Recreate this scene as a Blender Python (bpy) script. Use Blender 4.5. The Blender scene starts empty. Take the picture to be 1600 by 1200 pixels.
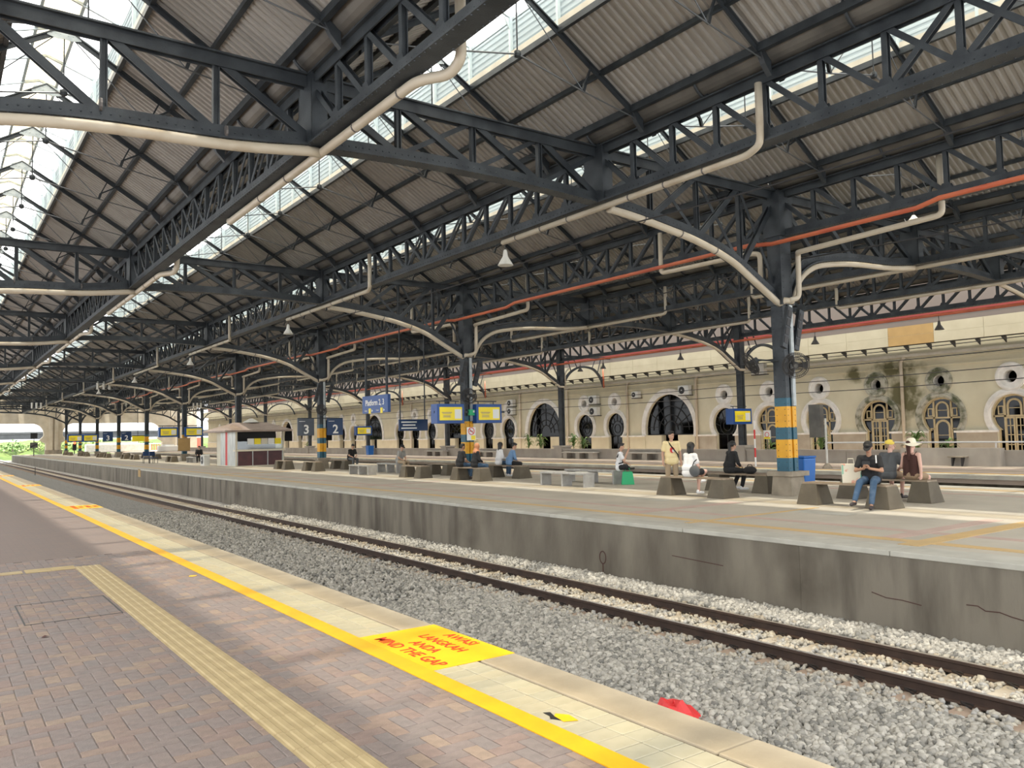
import bpy, bmesh, math, random
import numpy as np
from mathutils import Vector, Matrix
from mathutils.geometry import delaunay_2d_cdt

R = random.Random(7)
S = bpy.context.scene
C = S.collection

# ------------------------------------------------------------------ camera
F, YAW, PITCH, ROLL, EYE = 1266.3, 0.62125, 0.06172, -0.02155, 1.72
fw = Vector((math.sin(YAW)*math.cos(PITCH), math.cos(YAW)*math.cos(PITCH), math.sin(PITCH)))
r0 = Vector((math.cos(YAW), -math.sin(YAW), 0)); u0 = r0.cross(fw)
rv = r0*math.cos(ROLL) + u0*math.sin(ROLL); uv = u0*math.cos(ROLL) - r0*math.sin(ROLL)
cam_d = bpy.data.cameras.new('camera'); cam = bpy.data.objects.new('camera', cam_d); C.objects.link(cam)
cam.matrix_world = Matrix(((rv.x, uv.x, -fw.x, 0), (rv.y, uv.y, -fw.y, 0), (rv.z, uv.z, -fw.z, EYE), (0, 0, 0, 1)))
cam_d.sensor_fit = 'HORIZONTAL'; cam_d.sensor_width = 36; cam_d.lens = F/1600*36
cam_d.clip_start = .05; cam_d.clip_end = 2000
S.camera = cam

# ------------------------------------------------------------------ world, sun, exposure
W = bpy.data.worlds.new('hazy_sky'); S.world = W; W.use_nodes = True
bg = W.node_tree.nodes['Background']; bg.inputs[0].default_value = (.96, .98, 1.0, 1); bg.inputs[1].default_value = 1.6
sun_d = bpy.data.lights.new('sun', 'SUN'); sun_d.energy = 6.0; sun_d.angle = math.radians(1.5); sun_d.color = (1, .93, .80)
sun = bpy.data.objects.new('sun', sun_d); C.objects.link(sun)
sun.rotation_euler = Vector((.125, .10, -1)).to_track_quat('-Z', 'Y').to_euler()
S.view_settings.view_transform = 'Standard'; S.view_settings.look = 'None'
S.view_settings.gamma = 1; S.view_settings.use_curve_mapping = False
S.view_settings.exposure = 1.08
S.cycles.use_denoising = True
S.cycles.max_bounces = 8; S.cycles.diffuse_bounces = 5; S.cycles.transparent_max_bounces = 16
S.cycles.caustics_reflective = False; S.cycles.caustics_refractive = False
S.cycles.sample_clamp_indirect = 6

# ------------------------------------------------------------------ materials
MT = {}
def mat(name, col, rough=.7, metal=0., col2=None, scale=3., bump=0., bscale=40., stretch=None, contrast=(.35, .65), rnd=None, spec=None):
    m = bpy.data.materials.new(name); m.use_nodes = True; nt = m.node_tree; N = nt.nodes; L = nt.links
    b = N['Principled BSDF']; b.inputs['Roughness'].default_value = rough; b.inputs['Metallic'].default_value = metal
    if spec is not None: b.inputs['Specular IOR Level'].default_value = spec
    b.inputs['Base Color'].default_value = (*col, 1)
    m.diffuse_color = (*col, 1)
    co = N.new('ShaderNodeTexCoord'); src = co.outputs['Object']
    if stretch:
        mp = N.new('ShaderNodeMapping'); mp.inputs['Scale'].default_value = stretch; L.new(src, mp.inputs[0]); src = mp.outputs[0]
    out = None
    if col2 is not None:
        nz = N.new('ShaderNodeTexNoise'); nz.inputs['Scale'].default_value = scale; nz.inputs['Detail'].default_value = 5
        L.new(src, nz.inputs['Vector'])
        rp = N.new('ShaderNodeValToRGB'); rp.color_ramp.elements[0].position = contrast[0]; rp.color_ramp.elements[1].position = contrast[1]
        rp.color_ramp.elements[0].color = (*col, 1); rp.color_ramp.elements[1].color = (*col2, 1)
        L.new(nz.outputs['Fac'], rp.inputs[0]); out = rp.outputs[0]
    if rnd:
        g = N.new('ShaderNodeNewGeometry'); oi = N.new('ShaderNodeObjectInfo')
        ad = N.new('ShaderNodeMath'); ad.operation = 'ADD'; L.new(g.outputs['Random Per Island'], ad.inputs[0]); L.new(oi.outputs['Random'], ad.inputs[1])
        fr = N.new('ShaderNodeMath'); fr.operation = 'FRACT'; L.new(ad.outputs[0], fr.inputs[0])
        rr = N.new('ShaderNodeValToRGB'); rr.color_ramp.interpolation = 'CONSTANT'
        els = rr.color_ramp.elements
        while len(els) < len(rnd): els.new(.5)
        for i, c in enumerate(rnd): els[i].position = i/len(rnd); els[i].color = (*c, 1)
        L.new(fr.outputs[0], rr.inputs[0])
        if out is None: out = rr.outputs[0]
        else:
            mx = N.new('ShaderNodeMix'); mx.data_type = 'RGBA'; mx.blend_type = 'MULTIPLY'; mx.inputs[0].default_value = 1
            L.new(rr.outputs[0], mx.inputs[6]); L.new(out, mx.inputs[7]); out = mx.outputs[2]
    if out is not None: L.new(out, b.inputs['Base Color'])
    if bump:
        n2 = N.new('ShaderNodeTexNoise'); n2.inputs['Scale'].default_value = bscale; n2.inputs['Detail'].default_value = 4
        L.new(src, n2.inputs['Vector'])
        bp = N.new('ShaderNodeBump'); bp.inputs['Strength'].default_value = bump; bp.inputs['Distance'].default_value = .02
        L.new(n2.outputs['Fac'], bp.inputs['Height']); L.new(bp.outputs[0], b.inputs['Normal'])
    MT[name] = m
    return m

def emis(name, col, st):
    m = mat(name, col, .5); b = m.node_tree.nodes['Principled BSDF']
    b.inputs['Emission Color'].default_value = (*col, 1); b.inputs['Emission Strength'].default_value = st
    return m

def sheetmat(name, tint, transp, transl):
    """translucent roof glazing: part clear, part scattering"""
    m = bpy.data.materials.new(name); m.use_nodes = True; nt = m.node_tree; N = nt.nodes; L = nt.links
    N.remove(N['Principled BSDF']); o = N['Material Output']
    t = N.new('ShaderNodeBsdfTransparent'); t.inputs[0].default_value = (*tint, 1)
    s = N.new('ShaderNodeBsdfTranslucent'); s.inputs[0].default_value = (*tint, 1)
    d = N.new('ShaderNodeBsdfDiffuse'); d.inputs[0].default_value = (*tint, 1)
    m1 = N.new('ShaderNodeMixShader'); m1.inputs[0].default_value = transl; L.new(d.outputs[0], m1.inputs[1]); L.new(s.outputs[0], m1.inputs[2])
    m2 = N.new('ShaderNodeMixShader'); m2.inputs[0].default_value = transp; L.new(m1.outputs[0], m2.inputs[1]); L.new(t.outputs[0], m2.inputs[2])
    L.new(m2.outputs[0], o.inputs[0]); MT[name] = m
    return m

def glassmat(name, tint, alpha, rough=.05):
    m = bpy.data.materials.new(name); m.use_nodes = True; nt = m.node_tree; N = nt.nodes; L = nt.links
    N.remove(N['Principled BSDF']); o = N['Material Output']
    t = N.new('ShaderNodeBsdfTransparent'); t.inputs[0].default_value = (*tint, 1)
    g = N.new('ShaderNodeBsdfGlossy'); g.inputs['Roughness'].default_value = rough
    x = N.new('ShaderNodeMixShader'); x.inputs[0].default_value = alpha; L.new(t.outputs[0], x.inputs[1]); L.new(g.outputs[0], x.inputs[2])
    L.new(x.outputs[0], o.inputs[0]); MT[name] = m
    return m

mat('steel', (.016, .021, .027), .5, .2, (.042, .050, .057), 2.2, .2, 60)
mat('steel_rusty', (.060, .060, .062), .6, .2, (.16, .105, .075), 2.5, .2, 60, contrast=(.5, .75))
mat('steel_pale', (.42, .46, .47), .5, .1, (.30, .34, .36), 6)
mat('steel_post', (.46, .54, .55), .5, .1, (.55, .62, .62), 5)
mat('rod', (.10, .11, .12), .4, .5)
mat('corrugated', (.262, .250, .230), .6, .05, (.325, .312, .288), .9, stretch=(1, 4, 1))
mat('gutter_metal', (.14, .134, .12), .55, .2, (.07, .068, .063), 1.6, contrast=(.4, .7))
mat('trim_cream', (.62, .58, .48), .6, 0, (.5, .46, .38), 2)
mat('pvc', (.45, .40, .315), .45, 0, (.34, .275, .195), 1.5, contrast=(.5, .8))
mat('pvc_band', (.10, .09, .085), .5)
mat('red_pipe', (.38, .075, .035), .45, 0, (.46, .12, .05), 1.2)
mat('cable', (.02, .02, .022), .6)
sheetmat('glazing', (.98, .99, 1.0), .30, .80)
sheetmat('lantern_sheet', (.46, .525, .545), .0, .16)
sheetmat('cap_sheet', (.86, .76, .55), .25, .7)
mat('paver', (1, 1, 1), .75, 0, (.82, .82, .82), 14, .25, 90,
    rnd=[(0.187, 0.146, 0.126),(0.176, 0.142, 0.125),(0.202, 0.146, 0.118),(0.184, 0.144, 0.125),(0.236, 0.172, 0.126),(0.173, 0.142, 0.127),(0.200, 0.142, 0.117),(0.185, 0.145, 0.127),(0.220, 0.156, 0.119),(0.180, 0.142, 0.124)])
mat('grout', (.16, .13, .115), .9, 0, (.24, .205, .18), 1.2)
mat('tile', (1, 1, 1), .5, 0, (.90, .90, .88), 8, rnd=[(.385, .352, .255), (.41, .375, .265), (.37, .342, .25), (.40, .358, .25)])
mat('tile_joint', (.12, .10, .08), .9)
mat('coping', (.345, .288, .200), .75, 0, (.265, .22, .152), 2.3, .15, 50)
mat('coping_pale', (.43, .415, .36), .75, 0, (.34, .325, .28), 2.0, .15, 40)
mat('yellow_paint', (.72, .385, .004), .5, 0, (.66, .335, .004), 5)
mat('yellow_bright', (.76, .45, .004), .5, 0, (.72, .405, .004), 4)
mat('red_letter', (.60, .025, .006), .6)
mat('tactile', (.355, .27, .135), .7, 0, (.30, .225, .11), 5, .1, 60)
mat('dark_metal', (.035, .033, .032), .6)
mat('concrete_wall', (.186, .164, .127), .85, 0, (.075, .062, .046), 1.1, .35, 25, (1, 1, .35), (.40, .72))
mat('concrete_wall2', (.176, .155, .121), .85, 0, (.066, .055, .041), 1.4, .35, 25, (1, 1.6, .3), (.42, .70))
mat('island_floor', (.43, .39, .32), .8, 0, (.36, .325, .265), .8, .1, 40)
mat('island_pink', (.45, .33, .275), .8, 0, (.39, .285, .24), 2)
mat('island_yellow', (.52, .35, .15), .7, 0, (.44, .31, .15), 2)
mat('stone', (1, 1, 1), .85, 0, (.80, .80, .80), 30, rnd=[(.37, .348, .30), (.29, .275, .24), (.45, .422, .365), (.19, .182, .16), (.39, .368, .32), (.49, .46, .40), (.32, .302, .262)])
mat('stone_warm', (1, 1, 1), .85, 0, (.80, .80, .80), 30, rnd=[(.44, .405, .335), (.38, .35, .295), (.50, .455, .37), (.32, .30, .26), (.42, .36, .275), (.38, .365, .335)])
mat('ballast_bed', (.33, .315, .285), .95, 0, (.10, .096, .088), 22, 1., 30)
mat('sleeper', (.42, .37, .29), .85, 0, (.35, .30, .235), 5, .2, 50)
mat('sleeper_end', (.35, .265, .20), .85, 0, (.30, .215, .155), 6)
mat('rail', (.040, .024, .018), .6, .3, (.060, .036, .026), 5)
mat('rail_head', (.50, .47, .44), .35, .6)
mat('clip', (.022, .018, .016), .85, 0, spec=.2)
mat('bench_concrete', (.122, .103, .073), .8, 0, (.094, .078, .055), 3, .2, 50)
mat('bench_wood', (.20, .15, .10), .6, 0, (.28, .22, .155), 3, stretch=(8, 1, 1))
mat('grey_bench', (.40, .39, .365), .7, 0, (.30, .29, .27), 4)
mat('pedestal', (.34, .29, .22), .8, 0, (.22, .19, .145), 2.5, .2, 40)
mat('band_yellow', (.72, .37, .01), .5, 0, (.62, .30, .01), 3)
mat('band_teal', (.020, .105, .16), .5, 0, (.016, .085, .13), 3)
mat('sign_blue', (.006, .062, .26), .4)
mat('sign_navy', (.008, .036, .11), .4)
mat('sign_grey', (.06, .075, .10), .45)
mat('white', (.78, .78, .76), .5)
mat('screen_yellow', (.86, .70, .02), .4)
mat('screen_pale', (.72, .74, .72), .4)
mat('black', (.012, .012, .013), .5)
mat('red', (.62, .03, .03), .5)
mat('facade_cream', (.63, .585, .43), .8, 0, (.55, .505, .36), .8, .1, 30)
def blotch(m, spots, dark, nscale=2.2, hi=.60):
    nt = m.node_tree; N = nt.nodes; L = nt.links; b = N['Principled BSDF']; src = b.inputs['Base Color'].links[0].from_socket
    co = N.new('ShaderNodeTexCoord'); acc = None
    for (x, y, z, ry, rz) in spots:
        mp = N.new('ShaderNodeMapping'); mp.vector_type = 'POINT'; mp.inputs['Location'].default_value = (-x*.2, -y/ry, -z/rz); mp.inputs['Scale'].default_value = (.2, 1/ry, 1/rz); L.new(co.outputs['Object'], mp.inputs[0])
        ln = N.new('ShaderNodeVectorMath'); ln.operation = 'LENGTH'; L.new(mp.outputs[0], ln.inputs[0])
        mr = N.new('ShaderNodeMapRange'); mr.inputs[1].default_value = 1.1; mr.inputs[2].default_value = .1; L.new(ln.outputs['Value'], mr.inputs[0])
        if acc is None: acc = mr.outputs[0]
        else:
            mx = N.new('ShaderNodeMath'); mx.operation = 'MAXIMUM'; L.new(acc, mx.inputs[0]); L.new(mr.outputs[0], mx.inputs[1]); acc = mx.outputs[0]
    nz = N.new('ShaderNodeTexNoise'); nz.inputs['Scale'].default_value = nscale; nz.inputs['Detail'].default_value = 7; L.new(co.outputs['Object'], nz.inputs['Vector'])
    ml = N.new('ShaderNodeMath'); ml.operation = 'MULTIPLY'; L.new(acc, ml.inputs[0]); L.new(nz.outputs['Fac'], ml.inputs[1])
    rp = N.new('ShaderNodeMapRange'); rp.inputs[1].default_value = .18; rp.inputs[2].default_value = hi; L.new(ml.outputs[0], rp.inputs[0])
    mix = N.new('ShaderNodeMix'); mix.data_type = 'RGBA'; L.new(rp.outputs[0], mix.inputs[0]); L.new(src, mix.inputs[6]); mix.inputs[7].default_value = (*dark, 1); L.new(mix.outputs[2], b.inputs['Base Color'])
mat('ground_outside', (.13, .125, .11), .9, 0, (.09, .09, .08), .4)
blotch(MT['facade_cream'], [(40.2, 21.9, 3.2, 1.6, 2.2), (40.2, 22.3, 4.6, 2.2, .8), (40.2, 24.6, 4.5, .9, .7)], (.13, .12, .055), hi=.42)
mat('facade_trim', (.78, .76, .71), .8, 0, (.64, .62, .57), 3, .15, 25)
mat('facade_moss', (.44, .42, .34), .85, 0, (.10, .11, .06), 2.6, .2, 25, contrast=(.42, .62))
mat('moss_stain', (.28, .26, .15), .9, 0, (.10, .10, .05), 3, contrast=(.35, .6))
mat('facade_stone', (.38, .345, .28), .8, 0, (.32, .285, .225), 2)
mat('fascia', (.52, .475, .345), .7, 0, (.46, .415, .295), 1.2)
mat('fascia_tan', (.44, .285, .11), .7, 0, (.38, .245, .095), 1.5)
mat('pink_wall', (.17, .140, .120), .8)  # darkened tone puts the shade on the upper wall into its colour
mat('red_band', (.24, .035, .028), .7)
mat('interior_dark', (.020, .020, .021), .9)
mat('window_wood', (.50, .41, .245), .6, 0, (.43, .35, .20), 5)
mat('iron', (.012, .012, .013), .5, .3)
glassmat('pane', (.06, .065, .07), .025)
glassmat('kiosk_glass', (.55, .62, .62), .10)
mat('planter', (.40, .365, .315), .8, 0, (.33, .30, .26), 1.6, .1, 30, (1, 1, .6))
mat('p1_floor', (.42, .335, .27), .75, 0, (.36, .285, .23), 1.2)
mat('maroon', (.055, .012, .014), .35, 0, (.08, .016, .018), 3)
mat('kiosk_roof', (.26, .20, .17), .6, 0, (.33, .26, .22), 3)
mat('kiosk_silver', (.50, .52, .50), .35, .4, (.36, .37, .36), 3, stretch=(1, 1, .4))
mat('kiosk_cream', (.64, .60, .48), .6)
mat('ac_white', (.62, .62, .58), .5, 0, (.52, .52, .48), 3)
mat('leaf', (.09, .17, .04), .6, 0, (.14, .24, .06), 5)
mat('leaf_light', (.12, .19, .04), .6, 0, (.19, .26, .07), 5)
mat('hill', (.050, .095, .016), .9, 0, (.10, .14, .03), .6)
mat('bridge', (.12, .125, .13), .8, 0, (.09, .095, .10), .5)
mat('end_wall', (.58, .52, .41), .8, 0, (.47, .41, .31), .8)
mat('blue_bin', (.010, .12, .42), .4)
mat('freight_red', (.60, .14, .09), .6)
mat('tank_white', (.70, .70, .68), .5)
mat('skin', (.50, .30, .205), .6); mat('skin_pale', (.62, .38, .30), .6); mat('skin_tan', (.36, .20, .125), .6)
mat('hair_black', (.010, .009, .008), .5)
mat('cloth_black', (.013, .013, .014), .85); mat('cloth_white', (.74, .74, .74), .85); mat('cloth_yellow', (.80, .66, .36), .85)
mat('cloth_khaki', (.34, .26, .17), .85); mat('cloth_grey', (.085, .09, .095), .85); mat('cloth_brown', (.050, .017, .012), .85)
mat('denim', (.035, .075, .135), .85, 0, (.11, .16, .23), 6, contrast=(.5, .8)); mat('denim_shirt', (.14, .25, .42), .85)
mat('cloth_tan', (.30, .21, .13), .85); mat('hat_straw', (.76, .70, .54), .85); mat('cap_yellow', (.78, .60, .10), .8)
mat('hijab', (.50, .22, .11), .85); mat('cloth_lightgrey', (.30, .30, .28), .85); mat('shoe_dark', (.03, .022, .022), .6)
mat('bag_green', (.02, .40, .16), .5); mat('bag_blue', (.02, .16, .45), .5); mat('bag_teal', (.02, .45, .36), .5)
mat('bag_paper', (.66, .62, .52), .7, 0, (.62, .30, .22), 7, contrast=(.56, .66)); mat('bag_mint', (.26, .48, .36), .7)
mat('lip', (.36, .12, .10), .6); mat('red_light', (.9, .05, .02), .4)
emis('signal_red', (1, .06, .02), 4.0)

# ------------------------------------------------------------------ mesh builder
class MB:
    def __init__(s): s.v = []; s.f = []; s.m = []
    def add(s, vs, fs, mi=0):
        n = len(s.v); s.v += [tuple(v) for v in vs]; s.f += [tuple(i+n for i in f) for f in fs]; s.m += [mi]*len(fs)
        return s
    def box(s, a, b, mi=0):
        (x0, y0, z0), (x1, y1, z1) = a, b
        return s.add([(x0, y0, z0), (x1, y0, z0), (x1, y1, z0), (x0, y1, z0), (x0, y0, z1), (x1, y0, z1), (x1, y1, z1), (x0, y1, z1)],
                     [(0, 3, 2, 1), (4, 5, 6, 7), (0, 1, 5, 4), (1, 2, 6, 5), (2, 3, 7, 6), (3, 0, 4, 7)], mi)
    def cbox(s, c, d, mi=0):
        return s.box([c[i]-d[i]/2 for i in range(3)], [c[i]+d[i]/2 for i in range(3)], mi)
    def taper(s, c, d0, d1, h, mi=0):
        x, y, z = c
        q = lambda d, zz: [(x-d[0]/2, y-d[1]/2, zz), (x+d[0]/2, y-d[1]/2, zz), (x+d[0]/2, y+d[1]/2, zz), (x-d[0]/2, y+d[1]/2, zz)]
        return s.add(q(d0, z)+q(d1, z+h), [(0, 3, 2, 1), (4, 5, 6, 7), (0, 1, 5, 4), (1, 2, 6, 5), (2, 3, 7, 6), (3, 0, 4, 7)], mi)
    def bar(s, p, q, w, t, up=(0, 0, 1), mi=0):
        """rectangular bar from p to q, w across, t along the up-ish direction"""
        p = Vector(p); q = Vector(q); d = (q-p).normalized(); u = Vector(up)
        if abs(d.dot(u)) > .98: u = Vector((0, 1, 0)) if abs(d.y) < .9 else Vector((1, 0, 0))
        a = d.cross(u).normalized(); b = a.cross(d)
        vs = []
        for e in (p, q):
            for i, j in ((-1, -1), (1, -1), (1, 1), (-1, 1)): vs.append(e+a*(w/2*i)+b*(t/2*j))
        return s.add(vs, [(0, 3, 2, 1), (4, 5, 6, 7), (0, 1, 5, 4), (1, 2, 6, 5), (2, 3, 7, 6), (3, 0, 4, 7)], mi)
    def tube(s, pts, r, n=8, cap=True, mi=0):
        pts = [Vector(p) for p in pts]; k = len(pts); rr = r if isinstance(r, (list, tuple)) else [r]*k
        d0 = (pts[1]-pts[0]).normalized(); u = Vector((0, 0, 1)) if abs(d0.z) < .9 else Vector((1, 0, 0))
        a = d0.cross(u).normalized(); vs = []
        for i in range(k):
            di = (pts[i]-pts[i-1]).normalized() if i else d0
            do = (pts[i+1]-pts[i]).normalized() if i < k-1 else di
            t = (di+do).normalized() if (di+do).length > 1e-6 else di
            a = (a-t*a.dot(t)).normalized(); b = t.cross(a)
            for j in range(n):
                th = 2*math.pi*j/n; vs.append(pts[i]+(a*math.cos(th)+b*math.sin(th))*rr[i])
        fs = [(i*n+j, i*n+(j+1) % n, (i+1)*n+(j+1) % n, (i+1)*n+j) for i in range(k-1) for j in range(n)]
        if cap: fs += [tuple(range(n-1, -1, -1)), tuple((k-1)*n+j for j in range(n))]
        return s.add(vs, fs, mi)
    def lathe(s, prof, c=(0, 0, 0), n=16, axis='z', mi=0):
        vs = []
        for (r, h) in prof:
            for j in range(n):
                th = 2*math.pi*j/n; x, y = r*math.cos(th), r*math.sin(th)
                p = (x, y, h) if axis == 'z' else ((h, x, y) if axis == 'x' else (y, h, x))
                vs.append((p[0]+c[0], p[1]+c[1], p[2]+c[2]))
        k = len(prof); fs = [(i*n+j, i*n+(j+1) % n, (i+1)*n+(j+1) % n, (i+1)*n+j) for i in range(k-1) for j in range(n)]
        fs += [tuple(range(n-1, -1, -1)), tuple((k-1)*n+j for j in range(n))]
        return s.add(vs, fs, mi)
    def prism(s, poly, axis, a, b, mi=0):
        """poly 2d; axis 'x': poly=(y,z); 'y': poly=(x,z); 'z': poly=(x,y)"""
        n = len(poly)
        P = {'x': lambda p, t: (t, p[0], p[1]), 'y': lambda p, t: (p[0], t, p[1]), 'z': lambda p, t: (p[0], p[1], t)}[axis]
        vs = [P(p, a) for p in poly]+[P(p, b) for p in poly]
        fs = [tuple(range(n-1, -1, -1)), tuple(range(n, 2*n))]+[(i, (i+1) % n, n+(i+1) % n, n+i) for i in range(n)]
        return s.add(vs, fs, mi)
    def band(s, inner, outer, axis, a, b, closed=True, mi=0):
        """solid strip between two matching outlines, between a and b along axis"""
        n = len(inner)
        P = {'x': lambda p, t: (t, p[0], p[1]), 'y': lambda p, t: (p[0], t, p[1]), 'z': lambda p, t: (p[0], p[1], t)}[axis]
        vs = [P(p, a) for p in inner]+[P(p, a) for p in outer]+[P(p, b) for p in inner]+[P(p, b) for p in outer]
        fs = []
        for i in range(n if closed else n-1):
            j = (i+1) % n
            fs += [(i, j, n+j, n+i), (2*n+i, 3*n+i, 3*n+j, 2*n+j), (i, 2*n+i, 2*n+j, j), (n+i, n+j, 3*n+j, 3*n+i)]
        if not closed: fs += [(0, n, 3*n, 2*n), (n-1, 3*n-1, 4*n-1, 2*n-1)]
        return s.add(vs, fs, mi)
    def holed(s, outer, holes, axis, a, b, mi=0):
        """plate with holes (2d outlines), between a and b along axis"""
        P = {'x': lambda p, t: (t, p[0], p[1]), 'y': lambda p, t: (p[0], t, p[1]), 'z': lambda p, t: (p[0], p[1], t)}[axis]
        vv = []; ee = []
        for lp in [outer]+holes:
            n0 = len(vv); vv += [Vector(p) for p in lp]; ee += [(n0+i, n0+(i+1) % len(lp)) for i in range(len(lp))]
        V, E_, Fc, *_ = delaunay_2d_cdt(vv, ee, [], 0, 1e-5)
        def inside(pt, lp):
            c = False; j = len(lp)-1
            for i in range(len(lp)):
                if ((lp[i][1] > pt[1]) != (lp[j][1] > pt[1])) and pt[0] < (lp[j][0]-lp[i][0])*(pt[1]-lp[i][1])/(lp[j][1]-lp[i][1])+lp[i][0]: c = not c
                j = i
            return c
        bbs = [(min(p[0] for p in h), max(p[0] for p in h)) for h in holes]
        keep = []
        for f in Fc:
            cx = sum(V[i].x for i in f)/3; cy = sum(V[i].y for i in f)/3
            if inside((cx, cy), outer) and not any(b0 <= cx <= b1 and inside((cx, cy), h) for h, (b0, b1) in zip(holes, bbs)): keep.append(f)
        s.add([P(v, a) for v in V], [tuple(reversed(f)) for f in keep], mi)
        s.add([P(v, b) for v in V], keep, mi)
        for lp in [outer]+holes:
            n = len(lp); s.add([P(p, a) for p in lp]+[P(p, b) for p in lp], [(i, (i+1) % n, n+(i+1) % n, n+i) for i in range(n)], mi)
        return s
    def mesh(s, name, mats, smooth=False):
        me = bpy.data.meshes.new(name); me.from_pydata(s.v, [], s.f)
        for m in (mats if isinstance(mats, (list, tuple)) else [mats]): me.materials.append(MT[m])
        if any(s.m): me.polygons.foreach_set('material_index', s.m)
        bm = bmesh.new(); bm.from_mesh(me); bmesh.ops.recalc_face_normals(bm, faces=bm.faces); bm.to_mesh(me); bm.free()
        if smooth: me.polygons.foreach_set('use_smooth', [True]*len(me.polygons))
        me.update(); return me

def obj(name, me, parent=None, loc=(0, 0, 0), rot=(0, 0, 0)):
    o = bpy.data.objects.new(name, me); C.objects.link(o); o.location = loc; o.rotation_euler = rot
    if parent: o.parent = parent
    return o
def part(name, mb, m, parent, loc=(0, 0, 0), rot=(0, 0, 0), smooth=False, label=None):
    o = obj(name, mb.mesh(name, m, smooth) if isinstance(mb, MB) else mb, parent, loc, rot)
    if label: o['label'] = label
    return o
def tag(o, label, cat, group=None):
    o['label'] = label; o['category'] = cat
    if group: o['group'] = group
    return o
def thing(name, label, cat, loc=(0, 0, 0), rz=0, group=None):
    return tag(obj(name, None, None, loc, (0, 0, rz)), label, cat, group)
def struct(name, mb, m, parent=None, loc=(0, 0, 0)):
    o = part(name, mb, m, parent, loc); o['kind'] = 'structure'; return o
def stuff(o): o['kind'] = 'stuff'; return o
def copytree(src, loc=None, rz=None, label=None):
    c = src.copy(); C.objects.link(c); c.parent = None
    for ch in src.children: _cp(ch, c)
    if loc is not None: c.location = loc
    if rz is not None: c.rotation_euler = (0, 0, rz)
    if label: c['label'] = label
    return c
def _cp(o, par):
    c = o.copy(); C.objects.link(c); c.parent = par
    for ch in o.children: _cp(ch, c)
def bevel(o, w=.01, n=2):
    m = o.modifiers.new('bevel', 'BEVEL'); m.width = w; m.segments = n; m.limit_method = 'ANGLE'; return o
ORD = ['first', 'second', 'third', 'fourth', 'fifth', 'sixth', 'seventh', 'eighth', 'ninth', 'tenth', 'eleventh', 'twelfth', 'thirteenth', 'fourteenth', 'fifteenth', 'sixteenth', 'seventeenth', 'eighteenth', 'nineteenth', 'twentieth']
def nth(i):
    if i < 20: return ORD[i]
    n = i+1; return '%d%s' % (n, 'th' if 10 <= n % 100 <= 20 else {1: 'st', 2: 'nd', 3: 'rd'}.get(n % 10, 'th'))
def text_mesh(name, body, size, m, extrude=.002, align='CENTER', xs=1.0, bold=0.):
    cu = bpy.data.curves.new(name, 'FONT'); cu.body = body; cu.size = size; cu.extrude = extrude; cu.offset = bold; cu.align_x = align; cu.align_y = 'CENTER'; cu.resolution_u = 2
    o = bpy.data.objects.new(name, cu); me = bpy.data.meshes.new_from_object(o)
    bpy.data.objects.remove(o); me.materials.clear(); me.materials.append(MT[m])
    if xs != 1: me.transform(Matrix.Diagonal((xs, 1, 1, 1)))
    me.name = name; return me
def rock_mesh(name, m, P, sizes, rots, tris=20, squash=None):
    """many small angular stones as one mesh; P (n,3)"""
    rg = np.random.default_rng(5)
    if tris == 20:
        t = (1+5**.5)/2
        V = np.array([(-1, t, 0), (1, t, 0), (-1, -t, 0), (1, -t, 0), (0, -1, t), (0, 1, t), (0, -1, -t), (0, 1, -t), (t, 0, -1), (t, 0, 1), (-t, 0, -1), (-t, 0, 1)])/1.9
        T = np.array([(0, 11, 5), (0, 5, 1), (0, 1, 7), (0, 7, 10), (0, 10, 11), (1, 5, 9), (5, 11, 4), (11, 10, 2), (10, 7, 6), (7, 1, 8), (3, 9, 4), (3, 4, 2), (3, 2, 6), (3, 6, 8), (3, 8, 9), (4, 9, 5), (2, 4, 11), (6, 2, 10), (8, 6, 7), (9, 8, 1)])
    else:
        V = np.array([(1, 0, 0), (-1, 0, 0), (0, 1, 0), (0, -1, 0), (0, 0, 1), (0, 0, -1)], float)
        T = np.array([(0, 2, 4), (2, 1, 4), (1, 3, 4), (3, 0, 4), (2, 0, 5), (1, 2, 5), (3, 1, 5), (0, 3, 5)])
    n = len(P); k = len(V)
    X = V[None]*(1+rg.uniform(-.32, .32, (n, k, 1)))*rg.uniform(.55, 1.3, (n, 1, 3))*np.asarray(sizes)[:, None, None]
    q = rg.normal(size=(n, 4)); q /= np.linalg.norm(q, axis=1)[:, None]; w, x, y, z = q.T
    Rm = np.stack([np.stack([1-2*(y*y+z*z), 2*(x*y-z*w), 2*(x*z+y*w)], 1), np.stack([2*(x*y+z*w), 1-2*(x*x+z*z), 2*(y*z-x*w)], 1), np.stack([2*(x*z-y*w), 2*(y*z+x*w), 1-2*(x*x+y*y)], 1)], 1)
    X = np.einsum('nij,nkj->nki', Rm, X)+np.asarray(P)[:, None, :]
    vs = X.reshape(-1, 3); fs = (T[None]+(np.arange(n)*k)[:, None, None]).reshape(-1, 3)
    me = bpy.data.meshes.new(name); me.vertices.add(len(vs)); me.vertices.foreach_set('co', vs.ravel().astype(np.float32))
    me.loops.add(fs.size); me.loops.foreach_set('vertex_index', fs.ravel().astype(np.int32)); me.polygons.add(len(fs))
    me.polygons.foreach_set('loop_start', np.arange(0, fs.size, 3, dtype=np.int32)); me.polygons.foreach_set('loop_total', np.full(len(fs), 3, np.int32))
    me.materials.append(MT[m]); me.update(calc_edges=True); me.validate(); return me
def project(x, y, z):
    d = Vector((x, y, z-EYE)); q = d.dot(fw)
    if q <= 0: return None
    return 800+F*d.dot(rv)/q, 600-F*d.dot(uv)/q, q
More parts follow.
